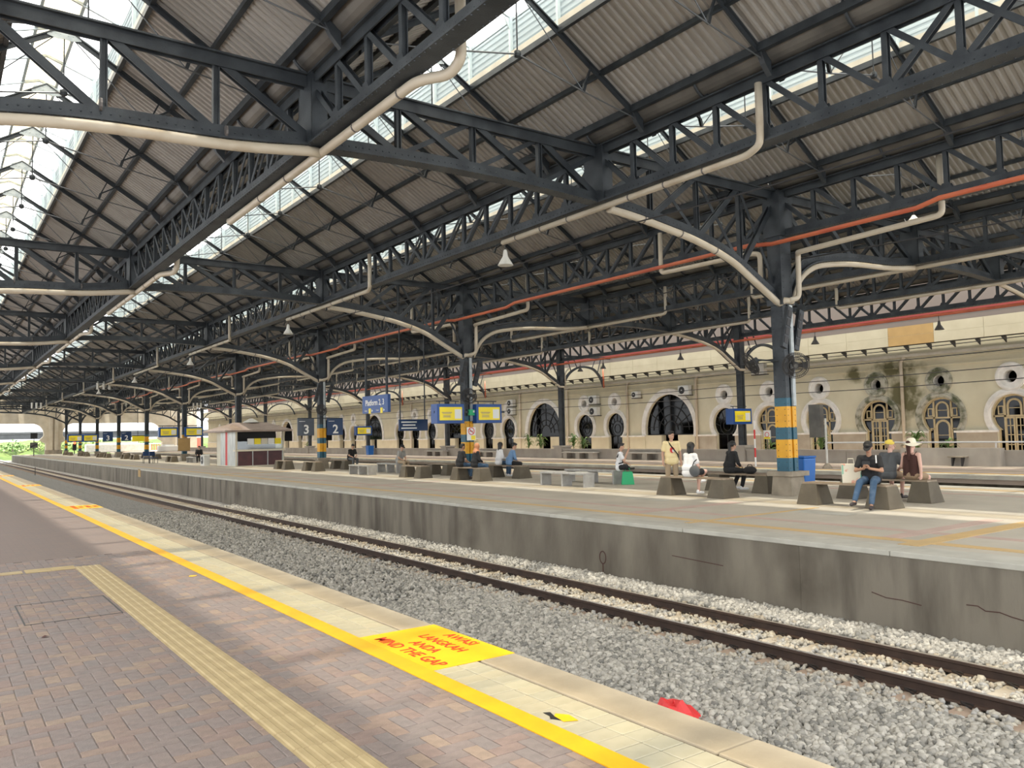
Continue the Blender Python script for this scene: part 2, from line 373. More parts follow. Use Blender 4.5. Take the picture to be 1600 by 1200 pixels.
def in_view(x, y, z, m=30):
    p = project(x, y, z); return p is not None and -m < p[0] < 1600+m and -m < p[1] < 1200+m
# ------------------------------------------------------------------ ground, platforms, tracks
def unproj(px, py, z):
    d = rv*((px-800)/F)+uv*((600-py)/F)+fw; t = (z-EYE)/d.z
    return Vector((d.x*t, d.y*t, z))
YB, YE = -9.0, 158.0          # platform ends
XE = 3.76                     # near platform edge
XI, XJ = 10.8, 23.4           # island platform
XP = 28.7                     # far platform edge
BED = -1.21

floor = struct('floor', MB().box((-9, YB, -1.5), (3.02, YE, -.007)).box((3.02, YB, -1.5), (XE-.34, YE, -.05)).box((XE-.34, YB, -1.5), (XE-.03, YE, -.06)), 'grout')
# far paving (bricks too small to tell apart): one slab with a fine brick texture
mp_ = mat('paver_far', (.29, .225, .205), .9, 0, (.25, .205, .195), 6, stretch=(1, .35, 1), spec=.25)
nt = mp_.node_tree; bt = nt.nodes.new('ShaderNodeTexBrick'); bt.inputs['Scale'].default_value = 1; bt.inputs['Brick Width'].default_value = .2; bt.inputs['Row Height'].default_value = .1
bt.inputs['Mortar Size'].default_value = .004; bt.inputs['Color1'].default_value = (.168, .134, .117, 1); bt.inputs['Color2'].default_value = (.182, .140, .118, 1); bt.inputs['Mortar'].default_value = (.150, .122, .11, 1)
tc = nt.nodes.new('ShaderNodeTexCoord'); nt.links.new(tc.outputs['Object'], bt.inputs['Vector'])
b_ = nt.nodes['Principled BSDF']; nt.links.new(bt.outputs['Color'], b_.inputs['Base Color'])
part('paving_slab', MB().box((-9, 14.0, -.02), (2.86, YE, 0)).box((-9, YB, -.02), (-1.0, 14.0, 0)), 'paver_far', floor)

# herringbone bricks
u = .1; g = .0025
cells = []
for i in range(-10, 29):
    for j in range(15, 140):
        k = (i-j) % 4
        if k == 0: x0, y0, x1, y1 = i*u, j*u, (i+2)*u, (j+1)*u
        elif k == 2: x0, y0, x1, y1 = i*u, (j-1)*u, (i+1)*u, (j+1)*u
        else: continue
        x1 = min(x1, 2.86)
        if x1-x0 < .03: continue
        cx, cy = (x0+x1)/2, (y0+y1)/2
        if x0 > 1.62 and x1 < 1.98 and y1 < 13.1: continue
        cells.append((x0, y0, x1, y1, cx, cy))
def bevbrick(mb, x0, y0, x1, y1, h=.007):
    e = .004
    vs = [(x0, y0, -h), (x1, y0, -h), (x1, y1, -h), (x0, y1, -h), (x0, y0, -e), (x1, y0, -e), (x1, y1, -e), (x0, y1, -e), (x0+e, y0+e, 0), (x1-e, y0+e, 0), (x1-e, y1-e, 0), (x0+e, y1-e, 0)]
    fs = [(0, 1, 5, 4), (1, 2, 6, 5), (2, 3, 7, 6), (3, 0, 4, 7), (4, 5, 9, 8), (5, 6, 10, 9), (6, 7, 11, 10), (7, 4, 8, 11), (8, 9, 10, 11)]
    mb.add(vs, fs)
vis = sorted([c for c in cells if in_view(c[4], c[5], 0, 5)], key=lambda c: c[4]**2+c[5]**2)
near = set(vis[:300]); bm_ = {}
for c in vis[:300]:
    key = (round(c[2]-c[0], 3), round(c[3]-c[1], 3))
    if key not in bm_:
        m_ = MB(); bevbrick(m_, -key[0]/2+g, -key[1]/2+g, key[0]/2-g, key[1]/2-g); bm_[key] = m_.mesh('brick', 'paver')
    obj('brick', bm_[key], floor, (c[4], c[5], R.uniform(-.0012, .0012)), (R.uniform(-.004, .004), R.uniform(-.004, .004), 0))
rest = MB()
for c in cells:
    if c not in near: bevbrick(rest, c[0]+g, c[1]+g, c[2]-g, c[3]-g)
stuff(part('far_bricks', rest, 'paver', floor))

# tactile ribbed strip
tm = MB().box((-.16, -.148, 0), (.16, .148, .005))
for x in (-.117, -.039, .039, .117): tm.prism([(x-.026, .005), (x+.026, .005), (x+.017, .011), (x-.017, .011)], 'y', -.148, .148)
tme = tm.mesh('tactile_tile', 'tactile')
for k in range(36): obj('tactile_tile', tme, floor, (1.80, 2.2+.3*k, 0))
for k in range(2): obj('tactile_tile', tme, floor, (1.50-.3*k, 12.86, 0), (0, 0, math.pi/2))
part('guide_strip', MB().box((-1.4, 12.74, 0), (1.02, 12.98, .006)), 'tactile', floor)
# hatch covers: dark frame around a bricked cover
def hatch(x0, y0, x1, y1):
    w = .014
    part('hatch_frame', MB().band([(x0+w, y0+w), (x1-w, y0+w), (x1-w, y1-w), (x0+w, y1-w)], [(x0, y0), (x1, y0), (x1, y1), (x0, y1)], 'z', -.004, .0025), 'dark_metal', floor)
hatch(.745, 9.10, 1.61, 10.27); hatch(-.6, 17.3, .98, 19.2)

# yellow line and edge tiles
part('yellow_line', MB().box((2.86, YB, -.02), (3.02, YE, .002)), 'yellow_paint', floor)
part('tile_bed', MB().box((3.02, YB, -.06), (XE-.34, YE, -.018)), 'tile_joint', floor)
tiles = []
for k in range(0, 220):
    y = 2.0+.151*k
    for (x0, x1) in ((3.022, 3.226), (3.233, 3.410)): tiles.append((x0, y, x1, y+.1435))
tv = sorted([t for t in tiles if in_view(t[0], t[1], 0, 10)], key=lambda t: t[0]**2+t[1]**2); tn = set(tv[:300]); tmesh = {}
for t in tv[:300]:
    key = t[2]-t[0] > .19
    if key not in tmesh:
        m_ = MB(); bevbrick(m_, -(t[2]-t[0])/2, -.0718, (t[2]-t[0])/2, .0718, .02); tmesh[key] = m_.mesh('edge_tile', 'tile')
    obj('edge_tile', tmesh[key], floor, ((t[0]+t[2])/2, (t[1]+t[3])/2, R.uniform(-.0008, .0004)))
rest = MB()
for t in tiles:
    if t not in tn: bevbrick(rest, *t, h=.02)
rest.box((3.022, 2.0+.151*220, -.007), (3.228, YE, 0)); rest.box((3.234, 2.0+.151*220, -.007), (3.412, YE, 0)); rest.box((3.022, YB, -.007), (3.412, 2.0, 0))
stuff(part('far_edge_tiles', rest, 'tile', floor))
# coping slabs
cm = bevel(part('coping_slab', MB().box((3.434, 0, -.16), (XE, 2.392, 0)), 'coping', floor, (0, YB, 0)), .012)
for k in range(1, 70):
    c = cm.copy(); C.objects.link(c); c.location = (R.uniform(-.004, .004), YB+2.4*k, R.uniform(-.002, .002))
part('edge_wall', MB().box((XE-.20, YB, -1.6), (XE-.06, YE, -.16)), 'concrete_wall', floor)
# painted warning panels
def patch(yc, full):
    p = part('warning_panel', MB().box((3.02, yc-.63, .0005), (XE-.004, yc+.63, .004)), 'yellow_bright', floor)
    rows = [('AWASI', 730, 998, .115, 3.65), ('LANGKAH', 698, 1004, .115, 3.47), ('ANDA', 661.6, 1012, .115, 3.30), ('MIND THE GAP', 628, 1020, .125, 3.135)]
    for t, px, py, sz, xx in rows:
        q = unproj(px, py, 0); dy = q.y-5.92
        obj('lettering', text_mesh('lettering', t, sz*1.3, 'red_letter', .0006, xs=.95, bold=.0018), p, (xx, yc+dy, .0062), (0, 0, -math.pi/2))
for yc in (5.92, 24.75, 39.6, 53.5, 68): patch(yc, yc < 30)

# small litter on the near platform
q = unproj(70, 996, 0)
lm = MB().add([(-.03, 0, .002), (0, .03, .012), (.035, .01, .004), (.015, -.03, .014), (-.01, -.02, .003), (0, 0, .02)], [(0, 4, 5), (4, 3, 5), (3, 2, 5), (2, 1, 5), (1, 0, 5)])
tag(part('dry_leaf', lm, 'cloth_brown', None, (q.x, q.y, .001)), 'small dark curled leaf lying on the brick paving', 'leaf')
q = unproj(872, 1120, 0)
t = thing('peeling_sticker', 'torn yellow and black sticker on the platform edge tiles', 'sticker', (q.x, q.y, .0015))
part('yellow_scrap', MB().prism([(-.03, -.09), (.05, -.13), (.07, -.02), (.02, .05), (-.015, .02)], 'z', 0, .002), 'yellow_bright', t)
part('black_scrap', MB().prism([(-.06, .0), (-.02, -.07), (-.01, .03), (.01, .09), (-.03, .11), (-.035, .04)], 'z', 0, .0015), 'black', t)
q = unproj(301, 900, 0)
tag(part('paper_scrap', MB().prism([(-.05, -.03), (.02, -.045), (.06, .02), (.0, .05), (-.04, .03)], 'z', .0005, .003), 'yellow_bright', None, (q.x, q.y, 0)), 'small yellow scrap on bricks inside the yellow line', 'litter')

# ------------------------------------------------------------------ island platform
isl = struct('floor.001', MB().box((XI+.12, YB, -1.6), (XJ, YE, 0)), 'island_floor')
def onwall(px, py):
    d = rv*((px-800)/F)+uv*((600-py)/F)+fw; t = XI/d.x; return (XI-.004, d.y*t, EYE+d.z*t)
wj0, wj1 = onwall(1250, 895)[1], onwall(735, 822)[1]; WP = wj1-wj0
for m_ in ('concrete_wall', 'concrete_wall2'): blotch(MT[m_], [(XI, wj0+WP*k, -.55, .9, 1.1) for k in range(0, 5)], (.075, .062, .045), 1.6)
ym = wj0-3*WP; i = 0
while ym < YE:
    w = min(WP, YE-ym); part('wall_panel', MB().box((XI+.0, ym+.002, -1.6), (XI+.12, ym+w-.002, -.075)), 'concrete_wall' if i % 2 else 'concrete_wall2', isl); ym += w; i += 1
def crack(pp):
    m_ = MB(); P = [onwall(*p) for p in pp]
    for a_, b_ in zip(P, P[1:]): m_.bar((XI-.001, a_[1], a_[2]), (XI-.001, b_[1], b_[2]), .012, .004, (1, 0, 0))
    part('wall_crack', m_, 'cloth_brown', isl)
crack([(1362, 925), (1385, 934), (1410, 938), (1440, 946)]); crack([(1510, 945), (1528, 947), (1540, 955), (1562, 957), (1580, 964), (1600, 970)]); crack([(1050, 868), (1090, 876), (1130, 884)])
k = 0; ym = YB
while ym < YE:
    bevel(part('coping_slab', MB().box((XI-.02, ym+.004, -.075), (XI+.62, min(ym+3.8, YE)-.004, .004)), 'coping_pale', isl), .012); ym += 3.8
ys = unproj(1500, 853, 0).x
part('yellow_line', MB().box((ys-.13, YB, .0005), (ys+.13, YE, .004)), 'island_yellow', isl)
for (px, py, w, m) in ((1440, 832, .3, 'island_pink'), (1530, 832, .32, 'island_yellow'), (1100, 790, .35, 'island_pink'), (1085, 816, .12, 'island_yellow'), (560, 760, .35, 'island_pink'), (330, 742, .5, 'island_yellow')):
    yy = unproj(px, py, 0).y
    part('floor_stripe', MB().box((ys+.13 if m == 'island_pink' else XI+.64, yy-w/2, .0005), (ys+3.6, yy+w/2, .006 if m == 'island_pink' else .008)), m, isl)
for x0, x1, m in ((12.9, 13.15, 'island_pink'), (20.6, 20.9, 'island_pink'), (22.2, 22.45, 'island_yellow'), (22.75, 23.4, 'coping_pale')):
    part('floor_stripe', MB().box((x0, YB, .0005), (x1, YE, .003)), m, isl)
for (px, py) in ((1280, 801), (810, 764), (1010, 780)):
    q = unproj(px, py, 0); part('floor_patch', MB().box((q.x-.22, q.y-.7, .001), (q.x+.22, q.y+.7, .004)), 'coping_pale', isl)
# ring mark and number plates on the wall
q = Vector((XI-.006, 0, 0))
rg_ = [(math.cos(a)*.10, math.sin(a)*.13) for a in np.linspace(0, 2*math.pi, 25)[:-1]]
ri = [(x*.8, y*.84) for x, y in rg_]
w = onwall(942, 871)
part('painted_ring', MB().band([(p[0]+w[1], p[1]+w[2]) for p in ri], [(p[0]+w[1], p[1]+w[2]) for p in rg_], 'x', XI-.006, XI-.002).box((XI-.006, w[1]-.012, w[2]-.28), (XI-.002, w[1]+.012, w[2]-.12)), 'cloth_brown', isl)
w = onwall(218, 739)
part('number_plate', MB().box((XI-.02, w[1]-.35, w[2]-.25), (XI-.001, w[1]+.35, w[2]+.25)), 'fascia_tan', isl)

# far platform by the building
p1 = struct('floor.002', MB().box((XP+.9, YB, -1.6), (52, YE+20, 0)).box((XP+.1, YB, -.3), (XP+.95, YE+20, 0)), 'p1_floor')  # front overhang added so the recessed track wall below falls in shade
ym = YB
while ym < YE:
    part('wall_panel', MB().box((XP+.75, ym+.01, -1.6), (XP+.9, ym+5.1, -.12)), 'concrete_wall2', p1)
    part('coping_slab', MB().box((XP-.05, ym+.006, -.14), (XP+.7, ym+5.1, .003)), 'coping_pale', p1); ym += 5.115
part('yellow_line', MB().box((XP+.75, YB, .0005), (XP+1.0, YE, .004)), 'yellow_bright', p1)
part('floor_stripe', MB().box((XP+2.6, YB, .0005), (XP+3.0, YE, .003)), 'coping', p1)
part('floor_stripe', MB().box((XP+5.3, YB, .0005), (XP+5.6, YE, .003)), 'coping_pale', p1)

# ------------------------------------------------------------------ track beds and ballast
rg = np.random.default_rng(3)
def bed(x0, x1, name):
    xs = np.linspace(x0, x1, 26); yy = np.concatenate([np.arange(-6, 40, .35), np.linspace(40, 240, 60)])
    m_ = MB(); n = len(yy)
    for x in xs:
        for y in yy:
            z = BED-.03+(max(0, x-(x1-.75))*.16)
            m_.v.append((x, y, z+R.uniform(-.02, .02)))
    for a in range(len(xs)-1):
        for b in range(n-1): m_.f.append((a*n+b, (a+1)*n+b, (a+1)*n+b+1, a*n+b+1)); m_.m.append(0)
    return struct(name, m_, 'ballast_bed')
ground = bed(XE-.1, XI+.02, 'floor.003'); bed(XJ-.02, XP+.9, 'floor.004')
TX = (8.87, 9.91)
def stones(n, x0, x1, y0, y1, s0, s1, m, tris, keep=None):
    X = rg.uniform(x0, x1, n); Y = rg.uniform(y0, y1, n); ok = []
    for i in range(n):
        if in_view(X[i], Y[i], BED, 90) and (keep is None or keep(X[i], Y[i])): ok.append(i)
    X = X[ok]; Y = Y[ok]; sz = rg.uniform(s0, s1, len(ok))
    Z = BED-.005+np.maximum(0, X-(XI-.75))*.17+rg.uniform(-.012, .02, len(ok))
    return rock_mesh('ballast', m, np.stack([X, Y, Z], 1), sz, None, tris)
SLP, SL0 = .6, 3.67
def offsleeper(x, y):
    d = abs((y-SL0+.3) % SLP-.3); 
    if 8.42 < x < 10.36 and d < .10: return R.random() < .10
    return min(abs(x-TX[0]), abs(x-TX[1])) > .075
bl = thing('track_ballast', 'loose grey crushed stone ballast filling the near track bed', 'ballast', (0, 0, 0)); bl['kind'] = 'stuff'
for a in ((27000, 5.6, 8.35, .8, 13, .026, .056, 'stone', 20, None), (6500, 10.35, XI-.02, .8, 14, .028, .055, 'stone', 20, None), (12500, 8.2, 10.45, .8, 14, .022, .045, 'stone_warm', 20, offsleeper),
          (14000, 5.6, 8.4, 13, 36, .04, .065, 'stone', 8, None), (5000, 10.3, XI-.02, 14, 36, .04, .06, 'stone', 8, None), (8000, 8.2, 10.4, 14, 36, .035, .055, 'stone_warm', 8, offsleeper)):
    stuff(obj('stones', stones(*a), bl))

def rail_poly(s=1): return [(-.06, 0), (.06, 0), (.06, .012), (.012, .03), (.008, .035), (.008, .105), (.034, .117), (.034, .147), (.03, .152), (-.03, .152), (-.034, .147), (-.034, .117), (-.008, .105), (-.008, .035), (-.012, .03), (-.06, .012)]
RZ = -1.06-.152
def rail(x, label):
    t = thing('rail', label, 'rail', (x, 0, RZ))
    part('rail_section', MB().prism(rail_poly(), 'y', -6, 240), 'rail', t)
    part('running_surface', MB().box((-.024, -6, .1515), (.024, 240, .1535)), 'rail_head', t)
rail(TX[0], 'rusty brown rail of the near track closer to the yellow line'); rail(TX[1], 'rusty brown rail of the near track beside the island platform wall')
rail(25.55, 'rail of the far track nearer to the island platform'); rail(26.6, 'rail of the far track nearer to the arched building')
# sleepers with spring clips
xc = sum(TX)/2-0
sm = MB().prism([(-.125, -.2), (.125, -.2), (.10, 0), (-.10, 0)], 'x', -.52+0, .52)
se = MB().prism([(-.125, -.2), (.125, -.2), (.10, -.005), (-.10, -.005)], 'x', -1.0, -.52).prism([(-.125, -.2), (.125, -.2), (.10, -.005), (-.10, -.005)], 'x', .52, 1.0)
smm, sem = sm.mesh('sleeper_middle', 'sleeper'), se.mesh('sleeper_ends', 'sleeper_end')
ck = MB().tube([(-.035, -.05, .012), (-.05, -.02, .035), (-.045, .025, .045), (-.01, .045, .04), (.02, .03, .03), (.025, -.01, .028), (0, -.045, .03)], .0095, 6)
clip = ck.mesh('rail_clip', 'clip', True); clip.transform(Matrix.Scale(1.25, 4))
for k in range(-3, 246):
    y = SL0+SLP*k
    t = thing('sleeper', 'concrete sleeper under the near track, %s from the right picture edge' % nth(k+3), 'sleeper', (xc, y, RZ+.002), 0, 'sleepers of the near track')
    obj('sleeper_middle', smm, t); obj('sleeper_ends', sem, t)
    if k < 45:
        for x in TX:
            for s_ in (-1, 1):
                o = obj('rail_clip', clip, t, (x-xc+s_*.115, 0, .004), (0, 0, 0 if s_ < 0 else math.pi))

# red plastic at the platform foot
q = unproj(1052, 1103, BED+.14)
rm = MB().lathe([(.02, 0), (.20, .02), (.23, .06), (.16, .13), (.10, .19), (.02, .17)], n=11)
rm.v = [(x*(1+R.uniform(-.25, .25)), y*(1+R.uniform(-.25, .25))*1.2, z+R.uniform(-.04, .04)) for x, y, z in rm.v]
tag(part('plastic_bag', rm, 'red', None, (q.x, q.y, BED)), 'crumpled red plastic bag on the ballast behind the platform edge', 'bag')
tag(part('track_marker', MB().tube([(0, 0, 0), (0, 0, .75)], .03, 8).box((-.02, -.06, .6), (.02, .06, .78)), 'dark_metal', None, (8.0, unproj(54, 736, -.8).y*1.0, BED)), 'thin dark marker post beside the far end of the track', 'post')
# ------------------------------------------------------------------ steel frame and roof
FP = 15.38
FY = {k: 13.0+FP*k for k in range(-1, 10)}
ROW = [-1.28, 5.22, 11.74, 18.0, 24.7, 30.1, 35.5]
ROWN = ['over the brick paving', 'over the gravel beyond the yellow line', 'over the island platform edge', 'on top of the banded columns', 'over the rear edge of the island', 'over the far platform edge', 'on the planter wall columns']
BAYN = ['above the brick paving', 'above the near track', 'above the front half of the island', 'above the rear half of the island', 'above the far track', 'above the far platform']
ZB, ZT = 6.67, 7.92
NP = 14; PW = FP/NP
def rivetrow(mb, pts, r=.016):
    for p, n in pts:
        n = Vector(n); a = n.orthogonal().normalized(); b = n.cross(a); p = Vector(p)
        base = [p+(a*math.cos(t)+b*math.sin(t))*r for t in (0, 1.047, 2.094, 3.142, 4.189, 5.236)]
        top = [p+n*r*.7+(a*math.cos(t)+b*math.sin(t))*r*.55 for t in (0, 1.047, 2.094, 3.142, 4.189, 5.236)]
        mb.add(base+top, [(i, (i+1) % 6, 6+(i+1) % 6, 6+i) for i in range(6)]+[tuple(range(6, 12))])
def chordL(z0, z1, L, top):
    m_ = MB()
    if top: m_.box((-.15, 0, z1-.03), (.15, L, z1)); m_.box((-.08, 0, z0), (-.055, L, z1-.03)); m_.box((.055, 0, z0), (.08, L, z1-.03))
    else: m_.box((-.16, 0, z0), (.16, L, z0+.035)); m_.box((-.09, 0, z0+.035), (-.06, L, z1)); m_.box((.06, 0, z0+.035), (.09, L, z1))
    return m_
tcm = chordL(ZT-.20, ZT, FP, True).mesh('top_chord', 'steel'); bcm = chordL(ZB, ZB+.21, FP, False).mesh('bottom_chord', 'steel')
pm = MB().box((-.05, -.045, ZB+.15), (-.035, .045, ZT-.15)).box((.035, -.045, ZB+.15), (.05, .045, ZT-.15)).box((-.035, -.012, ZB+.15), (.035, .012, ZT-.15))
pmesh = pm.mesh('post', 'steel')
def diag(s): return MB().bar((.0, 0, ZT-.12 if s > 0 else ZB+.12), (.0, PW, ZB+.12 if s > 0 else ZT-.12), .018, .10, (1, 0, 0)) if 0 else MB().bar((-.045, .02, ZT-.13 if s > 0 else ZB+.14), (-.045, PW-.02, ZB+.14 if s > 0 else ZT-.13), .095, .016, (1, 0, 0)).bar((.045, .02, ZT-.13 if s > 0 else ZB+.14), (.045, PW-.02, ZB+.14 if s > 0 else ZT-.13), .095, .016, (1, 0, 0))
dgm = {1: diag(1).mesh('diagonal', 'steel'), -1: diag(-1).mesh('diagonal', 'steel')}
gus = MB()
gus.prism([(-.16, 0), (.16, 0), (.07, .17), (-.07, .17)], 'x', .062, .072); gus.prism([(-.16, 0), (.16, 0), (.07, .17), (-.07, .17)], 'x', -.072, -.062)
gus = gus.mesh('gusset', 'steel')
epm = MB().box((-.14, 0, ZB+.02), (-.10, .30, ZT-.03)).box((.10, 0, ZB+.02), (.14, .30, ZT-.03)).box((-.14, .26, ZB+.05), (.14, .30, ZT-.06)).mesh('end_plate', 'steel')
epm2 = MB().box((-.14, -.30, ZB+.02), (-.10, 0, ZT-.03)).box((.10, -.30, ZB+.02), (.14, 0, ZT-.03)).box((-.14, -.30, ZB+.05), (.14, -.26, ZT-.06)).mesh('end_plate', 'steel')
rvm = MB(); pts = []
for i in range(int(FP/.14)):
    y = .07+.14*i
    for x in (-.13, .13): pts.append(((x, y, ZB), (0, 0, -1)))
    pts.append(((-.09, y, ZB+.10), (-1, 0, 0))); pts.append(((.09, y, ZB+.10), (1, 0, 0)))
rivetrow(rvm, pts); rvm = rvm.mesh('rivets', 'steel')
lat = MB()
for i in range(1, NP): lat.box((-.05, i*PW-.045, ZB+.15), (.05, i*PW+.045, ZT-.15))
for i in range(NP):
    up = i < NP/2; lat.bar((0, i*PW, ZT-.13 if up else ZB+.14), (0, (i+1)*PW, ZB+.14 if up else ZT-.13), .095, .10, (1, 0, 0))
latm = lat.mesh('lattice', 'steel')
for ri, X in enumerate(ROW):
    for b in range(-1, 9):
        t = thing('lattice_girder', 'dark lattice girder %s, %s span from camera' % (ROWN[ri], nth(b+1)), 'girder', (X, FY[b], 0), 0, 'lattice girders along the tracks')
        obj('top_chord', tcm, t); obj('bottom_chord', bcm, t)
        if b <= 1 and ri > 0:
            for i in range(1, NP): obj('post', pmesh, t, (0, i*PW, 0))
            for i in range(NP):
                obj('diagonal', dgm[1 if i < NP//2 else -1], t, (0, i*PW, 0))
                if i in (NP//2-1, NP//2): obj('diagonal', dgm[-1 if i < NP//2 else 1], t, (0, i*PW, 0))
            obj('end_plate', epm, t); obj('end_plate', epm2, t, (0, FP, 0))
            if b <= 0:
                stuff(obj('rivets', rvm, t))
                for i in range(1, NP): obj('gusset', gus, t, (0, i*PW, ZB+.16))
        else:
            stuff(obj('lattice', latm, t)); obj('end_plate', epm, t); obj('end_plate', epm2, t, (0, FP, 0))

# ---- cross trusses
def curve_bar(mb, pts, w, h):
    """I-like curved chord in the xz plane: flange below, web above"""
    n = len(pts); nor = []
    for i in range(n):
        a = Vector(pts[max(0, i-1)]); b = Vector(pts[min(n-1, i+1)]); d = (b-a).normalized(); nor.append(Vector((-d.y, d.x)))
    lo = [tuple(p) for p in pts]; mid = [tuple(Vector(p)+nn*.035) for p, nn in zip(pts, nor)]; hi = [tuple(Vector(p)+nn*h) for p, nn in zip(pts, nor)]
    mb.band(lo, mid, 'y', -w/2, w/2, closed=False); mb.band(mid, hi, 'y', -.08, -.055, closed=False); mb.band(mid, hi, 'y', .055, .08, closed=False)
    return mb
def smooth_pts(P, n=24):
    P = [Vector(p) for p in P]; out = []
    for i in range(len(P)-1):
        p0 = P[max(0, i-1)]; p1_ = P[i]; p2 = P[i+1]; p3 = P[min(len(P)-1, i+2)]
        for k in range(6):
            t = k/6
            out.append(.5*((2*p1_)+(-p0+p2)*t+(2*p0-5*p1_+4*p2-p3)*t*t+(-p0+3*p1_-3*p2+p3)*t**3))
    out.append(P[-1]); return out
def zat(pts, x):
    for a, b in zip(pts, pts[1:]):
        if a[0] <= x <= b[0]: return a[1]+(b[1]-a[1])*(x-a[0])/(b[0]-a[0]+1e-9)
    return pts[-1][1] if x > pts[-1][0] else pts[0][1]
KNEE_R = [(0.15, 6.67), (.95, 6.60), (2.0, 6.46), (3.05, 6.28), (4.2, 5.95), (5.15, 5.47), (6.02, 5.02)]      # from girder down to a column
KNEE_L = [(.25, 5.05), (.65, 5.70), (1.2, 6.08), (1.9, 6.27), (3.25, 6.43), (5.2, 6.52), (6.55, 6.67)]
def span_meshes(w, kind):
    if kind == 'flat': bp = smooth_pts([(.12, ZB), (w*.25, ZB+.07), (w*.5, ZB+.10), (w*.75, ZB+.07), (w-.12, ZB)])
    elif kind == 'right': s = w/6.26; bp = smooth_pts([(x*s, z) for x, z in KNEE_R])
    else: s = w/6.7; bp = smooth_pts([(x*s, z) for x, z in KNEE_L])
    bp = [tuple(p) for p in bp]
    M = {}
    M['top_chord'] = MB().box((.1, -.15, ZT-.03), (w-.1, .15, ZT)).box((.1, -.08, ZT-.22), (w-.1, -.055, ZT-.03)).box((.1, .055, ZT-.22), (w-.1, .08, ZT-.03)).mesh('top_chord', 'steel')
    M['bottom_chord'] = curve_bar(MB(), bp, .32, .23).mesh('bottom_chord', 'steel')
    posts = []; dg = []
    xs = [w*i/4 for i in range(5)]
    for x in xs[1:-1]:
        z = zat(bp, x)+.12
        posts.append(MB().box((x-.05, -.05, z), (x-.03, .05, ZT-.15)).box((x+.03, -.05, z), (x+.05, .05, ZT-.15)).box((x-.03, -.012, z), (x+.03, .012, ZT-.15)).mesh('post', 'steel'))
    for i in range(4):
        x0, x1 = xs[i]+.06, xs[i+1]-.06
        z0, z1 = zat(bp, x0)+.15, zat(bp, x1)+.15
        dn = kind == 'flat' or kind == 'left'
        a, b = ((x0, ZT-.15), (x1, z1)) if dn else ((x0, z0), (x1, ZT-.15))
        m_ = MB()
        for y in (-.047, .047): m_.bar((a[0], y, a[1]), (b[0], y, b[1]), .13, .016, (0, 1, 0))
        dg.append(m_.mesh('diagonal', 'steel'))
        if kind == 'flat' and w > 6.51 or kind == 'right' and i > 0:
            a, b = ((x0, z0), (x1, ZT-.15)) if dn else ((x0, ZT-.15), (x1, z1))
            dg.append(MB().bar((a[0], 0, a[1]), (b[0], 0, b[1]), .09, .014, (0, 1, 0)).mesh('brace', 'steel'))
    rv_ = MB(); pts = []
    L = sum((Vector(a)-Vector(b)).length for a, b in zip(bp, bp[1:]))
    acc = 0
    for a, b in zip(bp, bp[1:]):
        a_, b_v = Vector(a), Vector(b); l = (b_v-a_).length; t_ = acc
        d = (b_v-a_)/l; nn = Vector((-d.y, d.x))
        while t_ < l:
            p = a_+d*t_
            for y in (-.13, .13): pts.append(((p.x, y, p.y), (-nn.x, 0, -nn.y)))
            q_ = p+nn*.12; pts.append(((q_.x, -.08, q_.y), (0, -1, 0)))
            t_ += .13
        acc = t_-l
    rivetrow(rv_, pts); M['rivets'] = rv_.mesh('rivets', 'steel')
    # far version: webs joined
    fw_ = MB()
    for x in xs[1:-1]: fw_.box((x-.05, -.05, zat(bp, x)+.12), (x+.05, .05, ZT-.15))
    for i in range(4):
        x0, x1 = xs[i]+.06, xs[i+1]-.06; dn = kind in ('flat', 'left')
        a, b = ((x0, ZT-.15), (x1, zat(bp, x1)+.15)) if dn else ((x0, zat(bp, x0)+.15), (x1, ZT-.15))
        fw_.bar((a[0], 0, a[1]), (b[0], 0, b[1]), .12, .11, (0, 1, 0))
    M['web'] = fw_.mesh('lattice', 'steel'); M['post'] = posts; M['diag'] = dg; M['bp'] = bp
    return M
SPK = ['left', 'flat', 'right', 'left', 'flat', 'right']
SPN = ['above the brick platform', 'over the gravel and near track', 'curving down to the banded column', 'rising from the banded column rearwards', 'over the far track', 'curving down to planter wall column']
SM = [span_meshes(ROW[i+1]-ROW[i], SPK[i]) for i in range(6)]
for k in range(0, 10):
    for i in range(6):
        M = SM[i]
        t = thing('cross_truss', 'dark cross truss %s, %s frame from camera' % (SPN[i], nth(k)), 'truss', (ROW[i], FY[k], 0), 0, 'cross trusses between the girders')
        obj('top_chord', M['top_chord'], t); obj('bottom_chord', M['bottom_chord'], t)
        if k <= 2:
            for m_ in M['post']: obj('post', m_, t)
            for m_ in M['diag']: obj(m_.name.split('.')[0], m_, t)
            if k <= 1: stuff(obj('rivets', M['rivets'], t))
        else: stuff(obj('lattice', M['web'], t))
# arched braces from the planter columns to the building
ap = [tuple(p) for p in smooth_pts([(.2, 4.95), (.75, 5.75), (1.5, 6.2), (2.3, 6.3), (3.1, 6.1), (3.65, 5.5), (3.9, 4.95)])]
am = MB(); curve_bar(am, ap, .14, .14); am = am.mesh('arch_rib', 'steel')
a2 = MB().box((.1, -.06, 7.0), (4.6, .06, 7.14)).mesh('tie_beam', 'steel')
for k in range(0, 10):
    t = thing('arched_brace', 'arched brace from planter column to building, %s from camera' % nth(k), 'brace', (ROW[6], FY[k], 0), 0, 'arched braces by the building')
    obj('arch_rib', am, t); obj('tie_beam', a2, t)
    for j, x in enumerate((.95, 1.5, 2.9, 3.4)): part('post', MB().bar((x, 0, zat(ap, x)+.1), (x+(.35 if x > 2 else -.35), 0, 7.02), .05, .05), 'steel', t)

